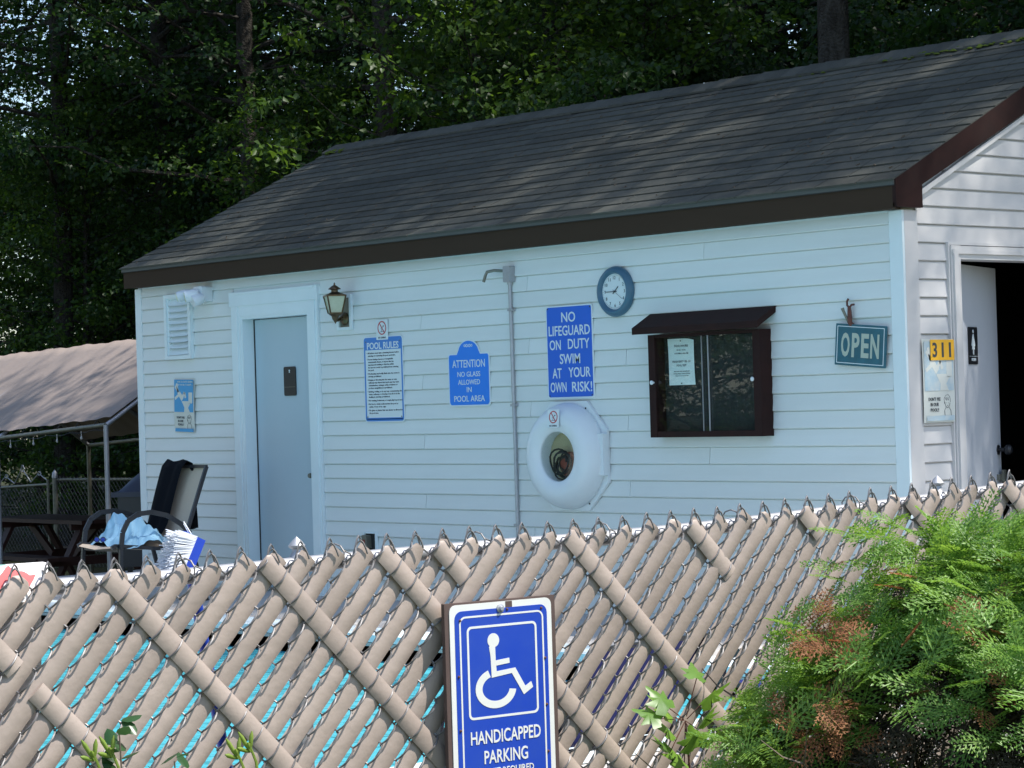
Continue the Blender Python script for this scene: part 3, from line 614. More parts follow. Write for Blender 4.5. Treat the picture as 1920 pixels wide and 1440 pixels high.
# pool poster left + on the gable
def cartoon(o, w_, h_, bgm, faded=False):
    MB().grid(lambda u, v: (-w_/2+w_*u, -.002-.012*math.sin(PI*v*1.0)*(1 if not faded else .3), -h_/2+h_*v), 4, 8).build('sheet', 'posterwhite', o, recalc=False)
    yy = -.016 if not faded else -.008
    zs = -h_*.12
    m = MB(); m.box(-w_*.46, w_*.46, yy, yy+.001, zs, h_*.47); m.build('blue_ground', bgm, o); m = MB(); m.box(-w_*.42, w_*.46, yy, yy+.001, -h_*.48, -h_*.42); m.build('blue_strip', bgm, o)
    m = MB(); y2 = yy-.0006
    m.plate([(w_*.02, zs), (w_*.30, zs), (w_*.22, zs+h_*.08), (w_*.34, zs+h_*.17), (-w_*.06, zs+h_*.17), (w_*.04, zs+h_*.08)], yy, y2)       # bowl
    m.plate(rrect(w_*.24, w_*.42, zs+h_*.16, zs+h_*.36, .006), yy, y2); m.plate(rrect(-w_*.08, w_*.30, zs+h_*.17, zs+h_*.20, .003), yy, y2-.0004)
    m.plate([(-w_*.10, zs+h_*.20), (-w_*.0, zs+h_*.26), (-w_*.18, zs+h_*.38), (-w_*.30, zs+h_*.34)], yy, y2-.0002)                            # swimmer diving in
    for a, b in (((-.24, .36), (-.40, .47)), ((-.26, .36), (-.34, .52)), ((-.08, .24), (.04, .36)), ((.04, .36), (.10, .26)), ((-.2, .32), (-.42, .24))): m.bar((a[0]*w_, y2, zs+a[1]*h_), (b[0]*w_, y2, zs+b[1]*h_), .022*w_/.29, .001, (0, 1, 0))
    m.build('toilet_drawing', 'posterwhite', o)
    m = MB(); text(m, "WE DON'T SWIM", .02, h_*.43, w_*.74, h_*.032, yy, .01, 1); text(m, 'IN YOUR TOILET...', .02, h_*.375, w_*.74, h_*.032, yy, .01, 1); m.build('top_lettering', 'posterwhite', o)
    m = MB(); 
    for s_, q in (("DON'T PEE", -.22), ('IN OUR', -.285), ('POOL!!', -.35)): text(m, s_, -w_*.16, h_*q, w_*(.38 if q == -.22 else .26), h_*.042, -.014 if not faded else -.006, .008, 2)
    y3 = -.013 if not faded else -.005
    def ln(pts): 
        for a, b in zip(pts[:-1], pts[1:]): m.bar((a[0]*w_, y3, a[1]*h_), (b[0]*w_, y3, b[1]*h_), .0022, .001, (0, 1, 0))
    ln([(.16, -.28), (.15, -.22), (.20, -.18), (.28, -.17), (.34, -.20), (.35, -.26)]); ln([(.18, -.2), (.22, -.24), (.24, -.2), (.28, -.24), (.31, -.2)]); ln([(.17, -.26), (.20, -.31), (.26, -.33), (.31, -.31), (.34, -.27)])
    ln([(.21, -.32), (.16, -.36), (.17, -.42)]); ln([(.30, -.32), (.36, -.36), (.37, -.42)]); ln([(.22, -.27), (.24, -.27)]); ln([(.28, -.27), (.30, -.27)]); ln([(.24, -.30), (.28, -.30)])
    ln([(-.05, -.12+.17), (.31, -.12+.17)]); ln([(-.04, -.12+.16), (.05, -.12+.08), (.02, -.118)]); ln([(.32, .04), (.22, -.04), (.29, -.118)]); ln([(-.1, .08), (-.2, .18), (-.34, .16)]); ln([(-.22, .25), (-.38, .36)]); ln([(.0, .13), (.06, .23), (.1, .15)])
    m.build('line_drawing', 'print_', o)
o = empty('pool_poster', 'blue and white toilet cartoon poster on the left of the front wall', 'poster', (-7.123, YW, 1.40), (0, math.radians(2), 0)); cartoon(o, .285, .425, 'posterblue')
o = empty('pool_poster', 'faded toilet cartoon poster with DON\'T PEE beside the open door', 'poster', (.014, .240, 1.398), (0, 0, PI/2)); cartoon(o, .272, .462, 'posterfade', True)
o = empty('number_plate', 'yellow plate with black number 311 stuck over the faded poster', 'number plate', (.026, .268, 1.568), (0, 0, PI/2))
MB().plate(rrect(-.103, .103, -.057, .057, .003), 0, -.002).build('plate', 'yellow', o)
for ch, x, w_ in (('3', -.067, .040), ('1', .002, .017), ('1', .066, .017)): m = MB(); text(m, ch, x, 0, w_, .082, -.002, .022, 3); m.build('digit', 'print_', o)
# women sign on the open door
ang = PI/2+th
def on_door(u, z, w=0): return (-.07+u*math.cos(ang)+w*math.sin(ang), .468+u*math.sin(ang)-w*math.cos(ang), z)
o = empty('women_sign', 'black WOMEN restroom sign with white figure on the open end door', 'sign', on_door(.40, 1.596, .001), (0, 0, ang))
MB().plate(rrect(-.086, .086, -.108, .108, .010), 0, -.005).build('plaque', 'black', o)
m = MB(); m.plate(circ(0, .082, .011, 12), -.005, -.0062); m.plate([(-.010, .066), (.010, .066), (.034, .0), (.024, -.004), (.016, .024), (.026, -.022), (.010, -.022), (.010, -.052), (.003, -.052), (.003, -.022), (-.003, -.022), (-.003, -.052), (-.010, -.052), (-.010, -.022), (-.026, -.022), (-.016, .024), (-.024, -.004), (-.034, 0)], -.005, -.0062); text(m, 'WOMEN', 0, -.080, .085, .018, -.005, .01, 2); m.box(-.08, .08, -.0057, -.005, -.062, -.060); m.build('figure_and_lettering', 'signpale', o)
# wall lamp
o = empty('wall_lamp', 'antique brass carriage lamp on a framed plate beside the front door', 'lamp', (-5.037, YW, 2.02))
MB().frame([(-.083, -.125), (.083, -.125), (.083, .125), (-.083, .125)], [(-.062, -.104), (.062, -.104), (.062, .104), (-.062, .104)], 0, -.022).build('plate_frame', 'trim', o)
MB().box(-.062, .062, -.006, 0, -.104, .104).build('back_plate', 'dullsteel', o)
m = MB(); m.lathe([(.045, .005), (.046, .015), (.030, .03), (.018, .034), (.016, .05)], 20, (-.005, 0, -.045), 'y'); m.tube([(-.005, -.04, -.045), (.01, -.09, -.058), (.04, -.13, -.055), (.05, -.135, -.03)], .010, 10); m.lathe([(.0, -.085), (.008, -.07), (.014, -.06), (.022, -.05), (.026, -.03), (.040, -.02), (.052, -.01)], 16, (.052, -.135, 0)); m.build('bracket', 'brass', o, smooth=50)
cx, cy = .052, -.135
def sq(r_, z_, a0=.35): return [(cx+r_*math.cos(a0+k*PI/2), cy+r_*math.sin(a0+k*PI/2), z_) for k in range(4)]
for k in range(4):
    lo = sq(.056, -.005); hi = sq(.090, .112); j = (k+1) % 4; MB().add([lo[k], lo[j], hi[j], hi[k]], [(0, 1, 2, 3)]).build('lamp_pane', 'lampglass', o, recalc=False)
m = MB()
for k in range(4):
    lo = sq(.058, -.008); hi = sq(.093, .114); m.bar(lo[k], hi[k], .008, .008); m.bar(lo[k], lo[(k+1) % 4], .008, .008); m.bar(hi[k], hi[(k+1) % 4], .010, .010)
m.build('lamp_cage', 'brass', o)
m = MB(); a = sq(.096, .118); b = sq(.034, .140); m.add(a+b, [(0,1,5,4),(1,2,6,5),(2,3,7,6),(3,0,4,7),(4,5,6,7),(3,2,1,0)]); m.lathe([(.026, .138), (.024, .155), (.045, .160), (.042, .166), (.020, .182), (.006, .190), (.007, .198), (.0, .210)], 16, (cx, cy, 0)); m.build('lamp_roof', 'brass', o, smooth=35)
# flood light pair
o = empty('flood_light', 'pair of white flood lights under the eave above the vent', 'light fixture', (-6.76, YW, 2.245))
m = MB(); m.plate(rrect(-.055, .055, -.06, .055, .01), 0, -.10); m.build('junction_box', 'white', o)
m = MB()
def cyl(c0, dr, prof, mm, nm):
    dr = Vector(dr).normalized(); q = Vector((0, 0, 1)).rotation_difference(dr); b = MB(); b.lathe(prof, 20); b.v = [tuple(q @ Vector(p) + Vector(c0)) for p in b.v]; return b.build(nm, mm, o, smooth=50)
cyl((.01, -.13, -.008), (-.55, -.8, -.22), [(.030, -.03), (.046, 0), (.047, .06), (.045, .075)], 'white', 'lamp_head'); cyl((.01-.043, -.13-.062, -.008-.017), (-.55, -.8, -.22), [(.040, 0), (.034, .006)], 'cream', 'lens')
cyl((.045, -.11, -.040), (-.2, -.9, -.35), [(.030, -.03), (.044, 0), (.045, .05), (.044, .065)], 'white', 'lamp_head')
cyl((-.155, -.10, .004), (-.55, -.8, -.3), [(.028, -.03), (.040, 0), (.041, .055), (.039, .07)], 'white', 'lamp_head'); cyl((-.155-.04, -.10-.058, .004-.022), (-.55, -.8, -.3), [(.035, 0), (.03, .006)], 'cream', 'lens')
MB().tube([(-.155, -.09, .01), (-.06, -.06, .01), (0, -.06, 0)], .012, 8).build('swivel_arm', 'white', o)
# outlet box
o = empty('outlet_box', 'small open electrical outlet box low on the wall right of the door', 'outlet', (-4.815, YW, .405))
MB().frame([(-.07, -.07), (.07, -.07), (.07, .065), (-.07, .065)], [(-.06, -.06), (.06, -.06), (.06, .055), (-.06, .055)], 0, -.02).build('frame', 'trim', o); MB().box(-.06, .06, -.004, 0, -.06, .055).build('back', 'dark', o)
MB().plate(rrect(-.055, .0, -.05, .045, .008), -.004, -.05).build('cover', 'dullsteel', o); MB().box(-.04, -.015, -.052, -.05, -.02, .015).build('label_patch', 'buoy', o)
# ------------------------------------------------------------------ NEAR FENCE
FA = math.radians(83.765); FO = Vector((4.2, -7.8577, 0)); FU = Vector((math.cos(FA), math.sin(FA), 0)); FN = Vector((math.sin(FA), -math.cos(FA), 0))
def fpt(u, w, z): return FO + FU*u + FN*w + Vector((0, 0, z))
GU = [-.8, 0, .21, .365, .715, 1.07, 1.43, 1.77, 2.12, 2.48, 2.76, 3.6]; GZ = [1.053, 1.061, 1.060, 1.061, 1.070, 1.076, 1.077, 1.084, 1.098, 1.1135, 1.129, 1.168]
def gtop(u): return float(np.interp(u, GU, GZ))
DW, DH = .0708, .0788; LEAN = .016
fence = empty('chain_link_fence', 'chain link fence woven with tan plastic slats across the foreground', 'fence', tuple(FO), (0, 0, FA))
def wire_mesh(odd):
    P = []; nseg = 28; X = DW/2; ex = .0014
    if not odd: P += [(-.0165, -.004, -.026), (-.0115, -.006, -.010), (-.0055, -.005, .008), (0, -.003, .014), (.0055, .0, .008), (.011, .002, -.004)]
    else: P += [(X+.0150, -.011, -.024), (X+.0105, -.012, -.012), (X+.005, -.011, .0005), (X, -.009, .0055), (X-.0055, -.006, .0), (X-.0105, -.005, -.009)]
    for k in range(nseg):
        right = (k % 2 == 1) if not odd else (k % 2 == 0)          # starts on the right side of this picket
        x0, x1 = (X+ex, -ex) if right else (-ex, X+ex); z0, z1 = -k*DH/2, -(k+1)*DH/2
        A = -.0165 if right else .0065
        for t_ in ((.16, .34, .5, .66, .84, 1.0) if k else (.5, .66, .84, 1.0)):
            P.append((x0+(x1-x0)*t_, A*math.sin(PI*t_)**.8 if t_ < 1 else -.001, z0+(z1-z0)*t_))
    b = MB(); b.tube(P, .00215, 5); return b.mesh('wire', 'wire', smooth=60)
wm = [wire_mesh(0), wire_mesh(1)]
for j in range(-16, 92):
    u = j*DW/2; link('wire', wm[j % 2], fence, loc=(u+random.uniform(-.0008, .0008), random.uniform(-.0008, .0008), gtop(u+DW/4)-.010+random.uniform(-.0012, .0012)), rot=(0, -LEAN+random.uniform(-.0012, .0012), 0))
def slat(u0, z0, u1, z1, w, width=.0435, arch=.0058, bend=.0008, chamf=0, name='slat', bumps=(), dent=0):
    d = Vector((u1-u0, 0, z1-z0)); Ln = d.length; d.normalize(); s = Vector((-d.z, 0, d.x)); b = MB(); n = max(6, int(Ln/.06)); ph = random.uniform(0, 6); rings = []
    tt = sorted(set([i/n for i in range(n+1)] + ([chamf/Ln*.5, chamf/Ln] if chamf else [])))
    for t in tt:
        p = Vector((u0, 0, z0)) + d*(Ln*t); off = w + bend*math.sin(ph+t*Ln*9) + dent*math.exp(-((t*Ln-.04)/.03)**2)
        hw = width/2*(1-.012*math.sin(ph*2+t*30)); c0 = min(1, .55+.45*t*Ln/chamf) if chamf and t*Ln < chamf else 1
        a = arch*(1+.22*math.sin(ph+t*Ln*11)+.10*math.sin(ph*3+t*Ln*31))
        ring = [p + s*(hw*c0*q) + Vector((0, -(off + a*(1-q*q)-.0006), 0)) for q in (-1, -.82, -.5, 0, .5, .82, 1)] + [p + s*(hw*c0*q) + Vector((0, -(off-.0022), 0)) for q in (.9, -.9)]
        rings += ring
    k = 9; m = len(tt)
    b.add(rings, [(i*k+j, i*k+(j+1) % k, (i+1)*k+(j+1) % k, (i+1)*k+j) for i in range(m-1) for j in range(k)] + [tuple(range(k)), tuple(range((m-1)*k, m*k))])
    return b.build(name, 'slat', fence, smooth=50)
gt = lambda u: gtop(u)-.010
for K in range(-8, 46):
    u = (K+.25)*DW; e = random.uniform(.000, .010)
    u0 = u+e*.68; z0 = gt(K*DW)-.25*DH+e*.73; ln = random.uniform(1.02, 1.05)
    slope = .6*0
    u1 = u0-DW/DH+LEAN; z1 = z0-1.0 + (gtop(u1)-gtop(u0))
    slat(u0, z0, u1, z1, random.uniform(-.0025, .0008), .0432+random.uniform(-.0015, .0022), random.uniform(.0048, .0072), bend=random.choice([.0008, .0014, .002]), chamf=random.choice([0, 0, .010, .018, .026]), dent=random.choice([0, 0, -.004, -.009, .003]))
def back(K, t0, t1, w=.0088):
    """the few slats that run down to the right, laid over the others; t in diamonds from the peak"""
    u0 = (K+.25+t0*.5-.5+.0)*DW+.0; z0 = gt(K*DW)-.25*DH-(t0*.5)*DH
    u0 = (K-.25)*DW + t0*.5*DW; u1 = (K-.25)*DW + t1*.5*DW; z1 = gt(K*DW)-.25*DH-(t1*.5)*DH+(gtop(u1)-gtop(u0)); u0 += LEAN*t0*.5*DH; u1 += LEAN*t1*.5*DH
    slat(u0, z0, u1, z1, w, .0435, .0048, .0004, chamf=.008 if t0 < .5 else 0)
for K, a, b_ in ((-7, 0, 27), (-2, 0, 4.3), (-2, 5.4, 26), (3, -.1, 27), (8, -.1, 27), (12, 0, 27), (14, 0, 2.0), (14, 8.0, 26), (19, -.05, 27), (24, 0, 3.3), (29, -.05, 1.6), (34, 0, 10), (39, 0, 9)): back(K, a, b_)
# rail, posts, ties
us = [-.8+.2*i for i in range(22)]
MB().tube([(u, .030, gtop(u)-.047) for u in us], .0172, 14).build('top_rail', 'steel', fence, smooth=60)
for u in (-1.2+.05, .648, 2.534):
    g_ = gtop(u); b = MB(); b.tube([(u, .032, -.15), (u, .032, g_-.055)], .024, 14); b.build('post', 'steel', fence, smooth=60)
    cp = MB(); cp.lathe([(.026, -.060), (.027, -.045), (.020, -.035), (.011, -.020), (.010, -.014), (.017, -.010), (.018, -.006), (.010, .004), (.0, .013)], 16, (u, .032, g_)); cp.build('post_cap', 'steel', fence, smooth=35)
tm = MB(); tm.tube([(0, .052*math.sin(a)*.45+.018, .024*math.cos(a)) for a in [2*PI*k/10 for k in range(11)]], .0018, 5, False); tm.tube([(0, -.003, .01), (.012, -.012, .002), (.02, -.010, -.012), (.01, -.008, -.02)], .0016, 5); tm = tm.mesh('tie_wire', 'wire')
for K in (1, 5.5, 10.5, 15.6, 20.5, 26, 31.5): link('tie_wire', tm, fence, loc=(K*DW, .006, gtop(K*DW)-.034), rot=(0, 0, .5))
# ------------------------------------------------------------------ PARKING SIGN
SW, SH = .271, .43
o = empty('parking_sign', 'blue and white HANDICAPPED PARKING sign bolted to the slatted fence', 'sign', tuple(fpt(1.1135, .034, .914)), (0, 0, FA))
MB().box(-.147, .147, -.006, .006, -SH-.02, .004).build('backing_board', 'brownboard', o)
MB().plate([(x, z-SH/2) for x, z in rrect(-SW/2, SW/2, -SH/2, SH/2, .016)], -.0062, -.008).build('panel', 'signwhite', o)
def zz(p): return [(x, z) for x, z in p]
MB().plate(rrect(-.123, .123, -.415, -.014, .018), -.008, -.0086).build('blue_face', 'signblue', o)
m = MB(); m.frame(rrect(-.1115, .1125, -.405, -.026, .016), rrect(-.1075, .1085, -.401, -.030, .012), -.0086, -.0091); m.frame(rrect(-.0925, .0935, -.252, -.049, .012), rrect(-.0875, .0885, -.247, -.054, .008), -.0086, -.0091); m.build('white_lines', 'signwhite', o)
# wheelchair symbol: head, body, arm, seat and leg, wheel arc
def P(x, y): return ((x-541)/ (826-248)*.186 + .0005, -.0515-(y-300)/(1080-300)*.198)
m = MB(); y0_, y1_ = -.0086, -.0093
hx, hz = P(467, 425); m.plate(circ(hx, hz, .0155, 24), y0_, y1_)
m.plate([P(437, 470), P(430, 480), P(440, 560), P(445, 745), P(612, 722), P(708, 918), P(786, 862), P(772, 812), P(722, 846), P(642, 678), P(487, 694), P(484, 645), P(596, 632), P(594, 588), P(482, 600), P(480, 478)], y0_, y1_-.0001)
import itertools
cx_, cz_ = 478, 838
outer = []; inner = []
for k in range(27):
    a = math.radians(112+ (360-112-8)*k/26)
    # sweep counter-clockwise from upper left round the bottom to the right
    outer.append(P(cx_+ 168*math.cos(a)*1.0, cz_-172*math.sin(a)*1.0)); inner.append(P(cx_+112*math.cos(a), cz_-108*math.sin(a)))
vs_ = [(x, y1_-.0001, z) for x, z in outer] + [(x, y1_-.0001, z) for x, z in inner]
m.add(vs_, [(k, k+1, 27+k+1, 27+k) for k in range(26)]); m.build('wheelchair_symbol', 'signwhite', o)
m = MB(); text(m, 'HANDICAPPED', .003, -.292, .186, .029, -.0086, .012, 3); text(m, 'PARKING', .002, -.336, .116, .029, -.0086, .012, 3); text(m, 'PERMIT REQUIRED', .002, -.370, .146, .018, -.0086, .012, 3); m.build('lettering', 'signwhite', o)
m = MB(); m.lathe([(.010, 0), (.0095, .002), (.006, .003), (.0055, .006), (.004, .008)], 14, (-.002, -.0086, -.015), 'y'); m.build('bolt', 'steel', o, smooth=40)
MB().box(.012, .030, -.0084, -.008, -.018, -.0005).build('peeled_patch', 'brownboard', o)
rv = MB(); rv.lathe([(.0032, 0), (.0026, .0022), (.001, .003)], 8, (0, 0, 0), 'y'); rv = rv.mesh('rivet', 'rust', smooth=40)
for x, z in ((.016, -.018), (.108, -.022), (-.109, -.034), (-.116, -.155), (.1145, -.133), (.1155, -.236), (-.1155, -.272), (.116, -.34)): link('rivet', rv, o, loc=(x, -.0086, z))
# ------------------------------------------------------------------ THINGS BEHIND THE NEAR FENCE
o = empty('deck_brush', 'blue headed deck brush with white bristles standing up behind the fence', 'brush', tuple(fpt(.41, -.11, 0)), (0, 0, FA))
hb = MB(); hb.bar((.036, 0, 1.092), (.002, 0, 1.022), .052, .020, (0, 1, 0)); hb.build('head_block', 'brushblue', o)
MB().tube([(.03, .01, 1.035), (.30, .22, .06)], .012, 10).build('handle', 'brushblue', o, smooth=60)
b = MB()
for i in range(26):
    for k in range(10):
        t_ = i/25; p0 = Vector((.034-.034*t_, (k-4.5)*.005, 1.090-.068*t_)); dd = Vector((-.046+random.uniform(-.004, .004), (k-3)*.0015+random.uniform(-.002, .002), .014*(1-t_)-.014*t_+random.uniform(-.003, .003)))
        b.tube([p0, p0+dd*.6, p0+dd], [.0015, .0015, .0012], 4)
b.tube([(.03, 0, 1.09), (.010, -.01, 1.118)], .0012, 4); b.tube([(.035, 0, 1.09), (.020, .01, 1.122)], .0012, 4)
b.build('bristles', 'bristle', o, kind='stuff')
def drape(name, label, cat, matn, u0, u1, zt, zb, w):
    def fn(a, b_):
        u = u0+(u1-u0)*a + .012*math.sin(b_*7)*b_; L_ = (zt-zb)*1.0; wob = .010*math.sin(a*13+1)+.006*math.sin(a*29)
        if b_ < .12: q = b_/.12*PI; return (u, w-.024*math.cos(q)-0, zt-.022+.026*math.sin(q)+ (-.05*(1-b_/.12) if b_ < .03 else 0))
        return (u, w+.024+wob*b_+.02*b_, zt-.022-(b_-.12)/.88*L_)
    b = MB(); b.grid(fn, 26, 26); x = b.build(name, matn, None, smooth=180, recalc=False); x.location = FO; x.rotation_euler = (0, 0, FA); return tag(x, label, cat)
drape('beach_towel', 'red and white flowered beach towel draped over the left end of the fence rail', 'towel', 'floral', -.75, .078, 1.062, .45, .030)
# tan chair close behind the fence shows through the slats
def chair(name, label, loc, rz_, slingm, group=None, sz=1):
    o = empty(name, label, 'chair', loc, (0, 0, rz_), group); o.scale = (1, 1, sz)
    W2 = .255
    prof = [(-.36, .415), (-.33, .430), (-.2, .415), (0, .392), (.15, .395), (.205, .43), (.25, .52), (.31, .68), (.37, .84), (.415, .955)]
    b = MB(); b.add([(sx*W2, y, z) for y, z in prof for sx in (-1, 0, 1)], [(i*3+k, i*3+k+1, (i+1)*3+k+1, (i+1)*3+k) for i in range(len(prof)-1) for k in range(2)])
    b.v = [(x, y+(.02 if abs(x) < .01 and z > .45 else 0), z-(.018 if abs(x) < .01 and z < .45 else 0)) for x, y, z in b.v]
    b.build('sling', slingm, o, smooth=60, recalc=False)
    for sx in (-1, 1):
        x = sx*W2; b = MB()
        for p_, q_ in zip(prof[:-1], prof[1:]): b.bar((x, p_[0], p_[1]), (x, q_[0], q_[1]), .026, .020, (1, 0, 0))
        b.build('side_rail', 'chairframe', o)
        x = sx*(W2+.028); a = [(x, -.30, .40), (x, -.285, .52), (x, -.24, .60), (x, -.16, .645), (x, -.05, .652), (x, .07, .622), (x, .18, .555), (x, .25, .485)]
        b = MB()
        for p_, q_ in zip(a[:-1], a[1:]): b.bar(p_, q_, .034, .014, (1, 0, 0))
        b.build('armrest', 'chairframe', o)
        b = MB(); b.bar((x, -.30, .42), (x+sx*.02, -.33, .0), .024, .024); b.build('leg', 'chairframe', o)
        b = MB(); b.bar((x, .22, .50), (x+sx*.02, .36, .0), .024, .024); b.build('leg', 'chairframe', o)
    b = MB(); b.bar((-W2, -.30, .395), (W2, -.30, .395), .022, .022); b.build('cross_bar', 'chairframe', o); b = MB(); b.bar((-W2, .2, .38), (W2, .2, .38), .022, .022); b.build('cross_bar', 'chairframe', o); b = MB(); b.bar((-W2, .415, .955), (W2, .415, .955), .022, .022); b.build('cross_bar', 'chairframe', o)
    return o
CH = (-6.17, -1.06, 0); CR = math.radians(-4)
chair('patio_chair', 'tan sling patio chair beside the closed door with two towels on it', CH, CR, 'sling')
def on_chair(x, y, z): c_, s_ = math.cos(CR), math.sin(CR); return (CH[0]+x*c_-y*s_, CH[1]+x*s_+y*c_, z)
b = MB()
path = [(.47, .50), (.45, .80), (.435, .975), (.40, 1.0), (.36, .955), (.32, .84), (.27, .70), (.22, .56), (.16, .47), (.06, .44)]
def fb(a, t_):
    i = min(int(t_*(len(path)-1)), len(path)-2); f = t_*(len(path)-1)-i; y = path[i][0]*(1-f)+path[i+1][0]*f; z = path[i][1]*(1-f)+path[i+1][1]*f
    x = -.285+(.34-.05*t_)*a + .015*math.sin(t_*9); return (x, y-.012+.010*math.sin(a*11+t_*3), z+.008*math.sin(a*8+t_*5))
b.grid(fb, 16, 27); o = tag(b.build('black_towel', 'blacktowel', None, smooth=180, recalc=False), 'black towel draped over the back of the tan patio chair', 'towel'); o.location = CH; o.rotation_euler = (0, 0, CR)
b = MB(); r1 = np.random.default_rng(4); ph = r1.uniform(0, 6, 8)
def fh(a, c):
    u, v = a*2-1, c*2-1; rr = math.sqrt(u*u+v*v); k = max(0, 1-rr**2.6*.55)
    x = -.02+.30*u+.02*math.sin(v*7+ph[0]); y = -.06+.21*v+.015*math.sin(u*9+ph[1])
    hgt = (.17*math.exp(-((u+.55)**2*3+(v)**2*1.2)) + .13*math.exp(-((u-.45)**2*5+(v-.1)**2*2)) + .05)*k
    z = .405+hgt+ .026*math.sin(u*8+v*4+ph[2])*k+.018*math.sin(u*15-v*6+ph[3])*k+.010*math.sin(u*24+v*19+ph[4])*k
    if u < -.75: z -= .10*(-.75-u)*4*0
    return (x, y, max(z, .40))
b.grid(fh, 90, 80); o = tag(b.build('blue_towel', 'bluetowel', None, smooth=180, recalc=False), 'light blue towel crumpled on the seat of the patio chair', 'towel'); o.location = CH; o.rotation_euler = (0, 0, CR)
o = empty('sunglasses', 'dark sunglasses lying on the front of the patio chair seat', 'sunglasses', on_chair(-.05, -.29, .445), (0, 0, .2))
m = MB()
for sx in (-1, 1): m.tube([(sx*.032+.026*math.cos(a), 0, .018+.018*math.sin(a)) for a in [2*PI*k/12 for k in range(13)]], .003, 6, False); m.tube([(sx*.058, 0, .024), (sx*.055, .11, .0)], .002, 5)
m.tube([(-.008, 0, .022), (.008, 0, .022)], .002, 5); m.build('frame', 'black', o)
m = MB(); [m.plate([(sx*.032+.024*math.cos(a), .018+.016*math.sin(a)) for a in [2*PI*k/12 for k in range(12)]], .001, -.001) for sx in (-1, 1)]; m.build('lens', 'signblue', o)
# pool side chairs glimpsed between the slats and in the notice board's glass
for k, (x, y, a, sl) in enumerate(((2.35, -3.4, -1.75, 'bluesling'), (2.6, -2.2, -1.4, 'bluesling'), (2.5, -4.9, -1.5, 'bluesling'))):
    chair('pool_chair', ['low navy chair behind the fence, middle of the poolside three', 'low navy chair behind the fence, nearest the end door', 'low navy chair behind the fence, nearest the parking sign'][k], (x, y, 0), a, sl, 'low navy chairs round the pool', .6)
for k in range(4):
    chair('deck_chair', 'tan sling chair across the pool, '+['leftmost', 'second', 'third', 'rightmost'][k]+' of four', (-8.3+.02*k, -5.4-.78*k, 0), -1.35+PI*1.0*0+.05*k, 'sling', 'tan chairs across the pool')
# ------------------------------------------------------------------ LEFT BACKGROUND
MB().box(-9.2, BL-.1, .0, 2.2, -.6, -.001).build('side_slab', 'deck', kind='structure')
o = empty('covered_grill', 'dark covered grill at the left corner of the pool house behind the chair', 'grill', (-8.55, .62, 0), (0, 0, math.radians(48.8)))
m = MB(); m.box(-.30, .30, -.22, .22, .08, .66); m.build('cart', 'black', o)
MB().box(-.35, .36, -.24, .24, .66, .70).build('shelf', 'grill', o)
b = MB(); b.grid(lambda a, c: (-.30+.62*a, -.22+.44*c, .70+.19*math.sin(PI*c)**.6*min(1, math.sin(PI*min(a*1.1+.02, .5)))), 12, 10); b.build('lid', 'grill', o, smooth=60)
m = MB(); [m.box(x-.02, x+.02, y-.02, y+.02, 0, .08) for x in (-.28, .28) for y in (-.2, .2)]; m.build('legs', 'black', o)
# canopy
CX0, CX1, CY0, CY1 = -15.6, -10.78, 1.5, 4.2
def cz(x, y):
    base = 1.25 + (x-CX1)*.053; k = 1-abs(y-(CY0+CY1)/2)/((CY1-CY0)/2); rg = 2.10+(x-CX1)*.025
    return base*(1-k)+rg*k
o = empty('canopy', 'grey brown tarp canopy on a steel pipe frame left of the pool house', 'canopy')
ym = (CY0+CY1)/2
b = MB()
def tf(a, c):
    x = CX0-.05+(CX1-CX0+.08)*a; y = CY0+.03+(CY1-CY0-.06)*c; bay = (x-CX1)/2.03; sag = -.025*abs(math.sin(PI*bay))*math.sin(PI*min(1, 2*min(c, 1-c)))
    return (x, y, cz(x, y)+.050+sag+.006*math.sin(x*9+y*3)+.004*math.sin(x*23))
b.grid(tf, 80, 24); b.build('tarp', 'tarp', o, smooth=180, recalc=False)
def pipe(a, b_, nm, r_=.022, mt='dullsteel'): MB().tube([a, b_], r_, 10).build(nm, mt, o, smooth=60)
for y in (CY0, CY1): pipe((CX0, y, cz(CX0, y)), (CX1, y, cz(CX1, y)), 'eave_pipe')
pipe((CX0, ym, cz(CX0, ym)), (CX1, ym, cz(CX1, ym)), 'ridge_pipe')
for k in range(4):
    x = CX1-(CX1-CX0)*k/3 if k != 1 else -12.84
    for y, s_ in ((CY0, 1), (CY1, -1)):
        pipe((x, y, gz(x, y)), (x, y, cz(x, y)), 'post', .024, 'steel' if y == CY0 else 'dullsteel'); pipe((x+.012, y, cz(x, y)+.0), (x+.012, ym, cz(x, ym)-.0), 'rafter_pipe', .022, 'steel')
bt = MB(); bt.tube([(0, .034*math.cos(a)+.02, .04*math.sin(a)+.01) for a in [2*PI*k/10 for k in range(11)]], .004, 5, False); bt = bt.mesh('bungee_tie', 'black')
for k in range(14): x = CX1-.18-.34*k; link('bungee_tie', bt, o, loc=(x, CY0, cz(x, CY0)), rot=(0, 0, .2))
s_ = empty('string_lights', 'thin string of small bulbs hanging below the canopy eave', 'lights')
b = MB(); b.tube([(CX0+(CX1-CX0)*k/60, CY0-.015, cz(CX0+(CX1-CX0)*k/60, CY0)-.03-.02*abs(math.sin(k*.6))) for k in range(61)], .003, 5); b.build('cord', 'black', s_)
bl = MB(); bl.tube([(0, 0, 0), (0, 0, -.05)], .004, 5); bl.lathe([(.0, -.085), (.010, -.078), (.012, -.068), (.008, -.055), (.006, -.045)], 10); bl = bl.mesh('bulb', 'bulb', smooth=50)
for k in range(11): x = CX1-.42-.45*k; link('bulb', bl, s_, loc=(x, CY0-.015, cz(x, CY0)-.03))
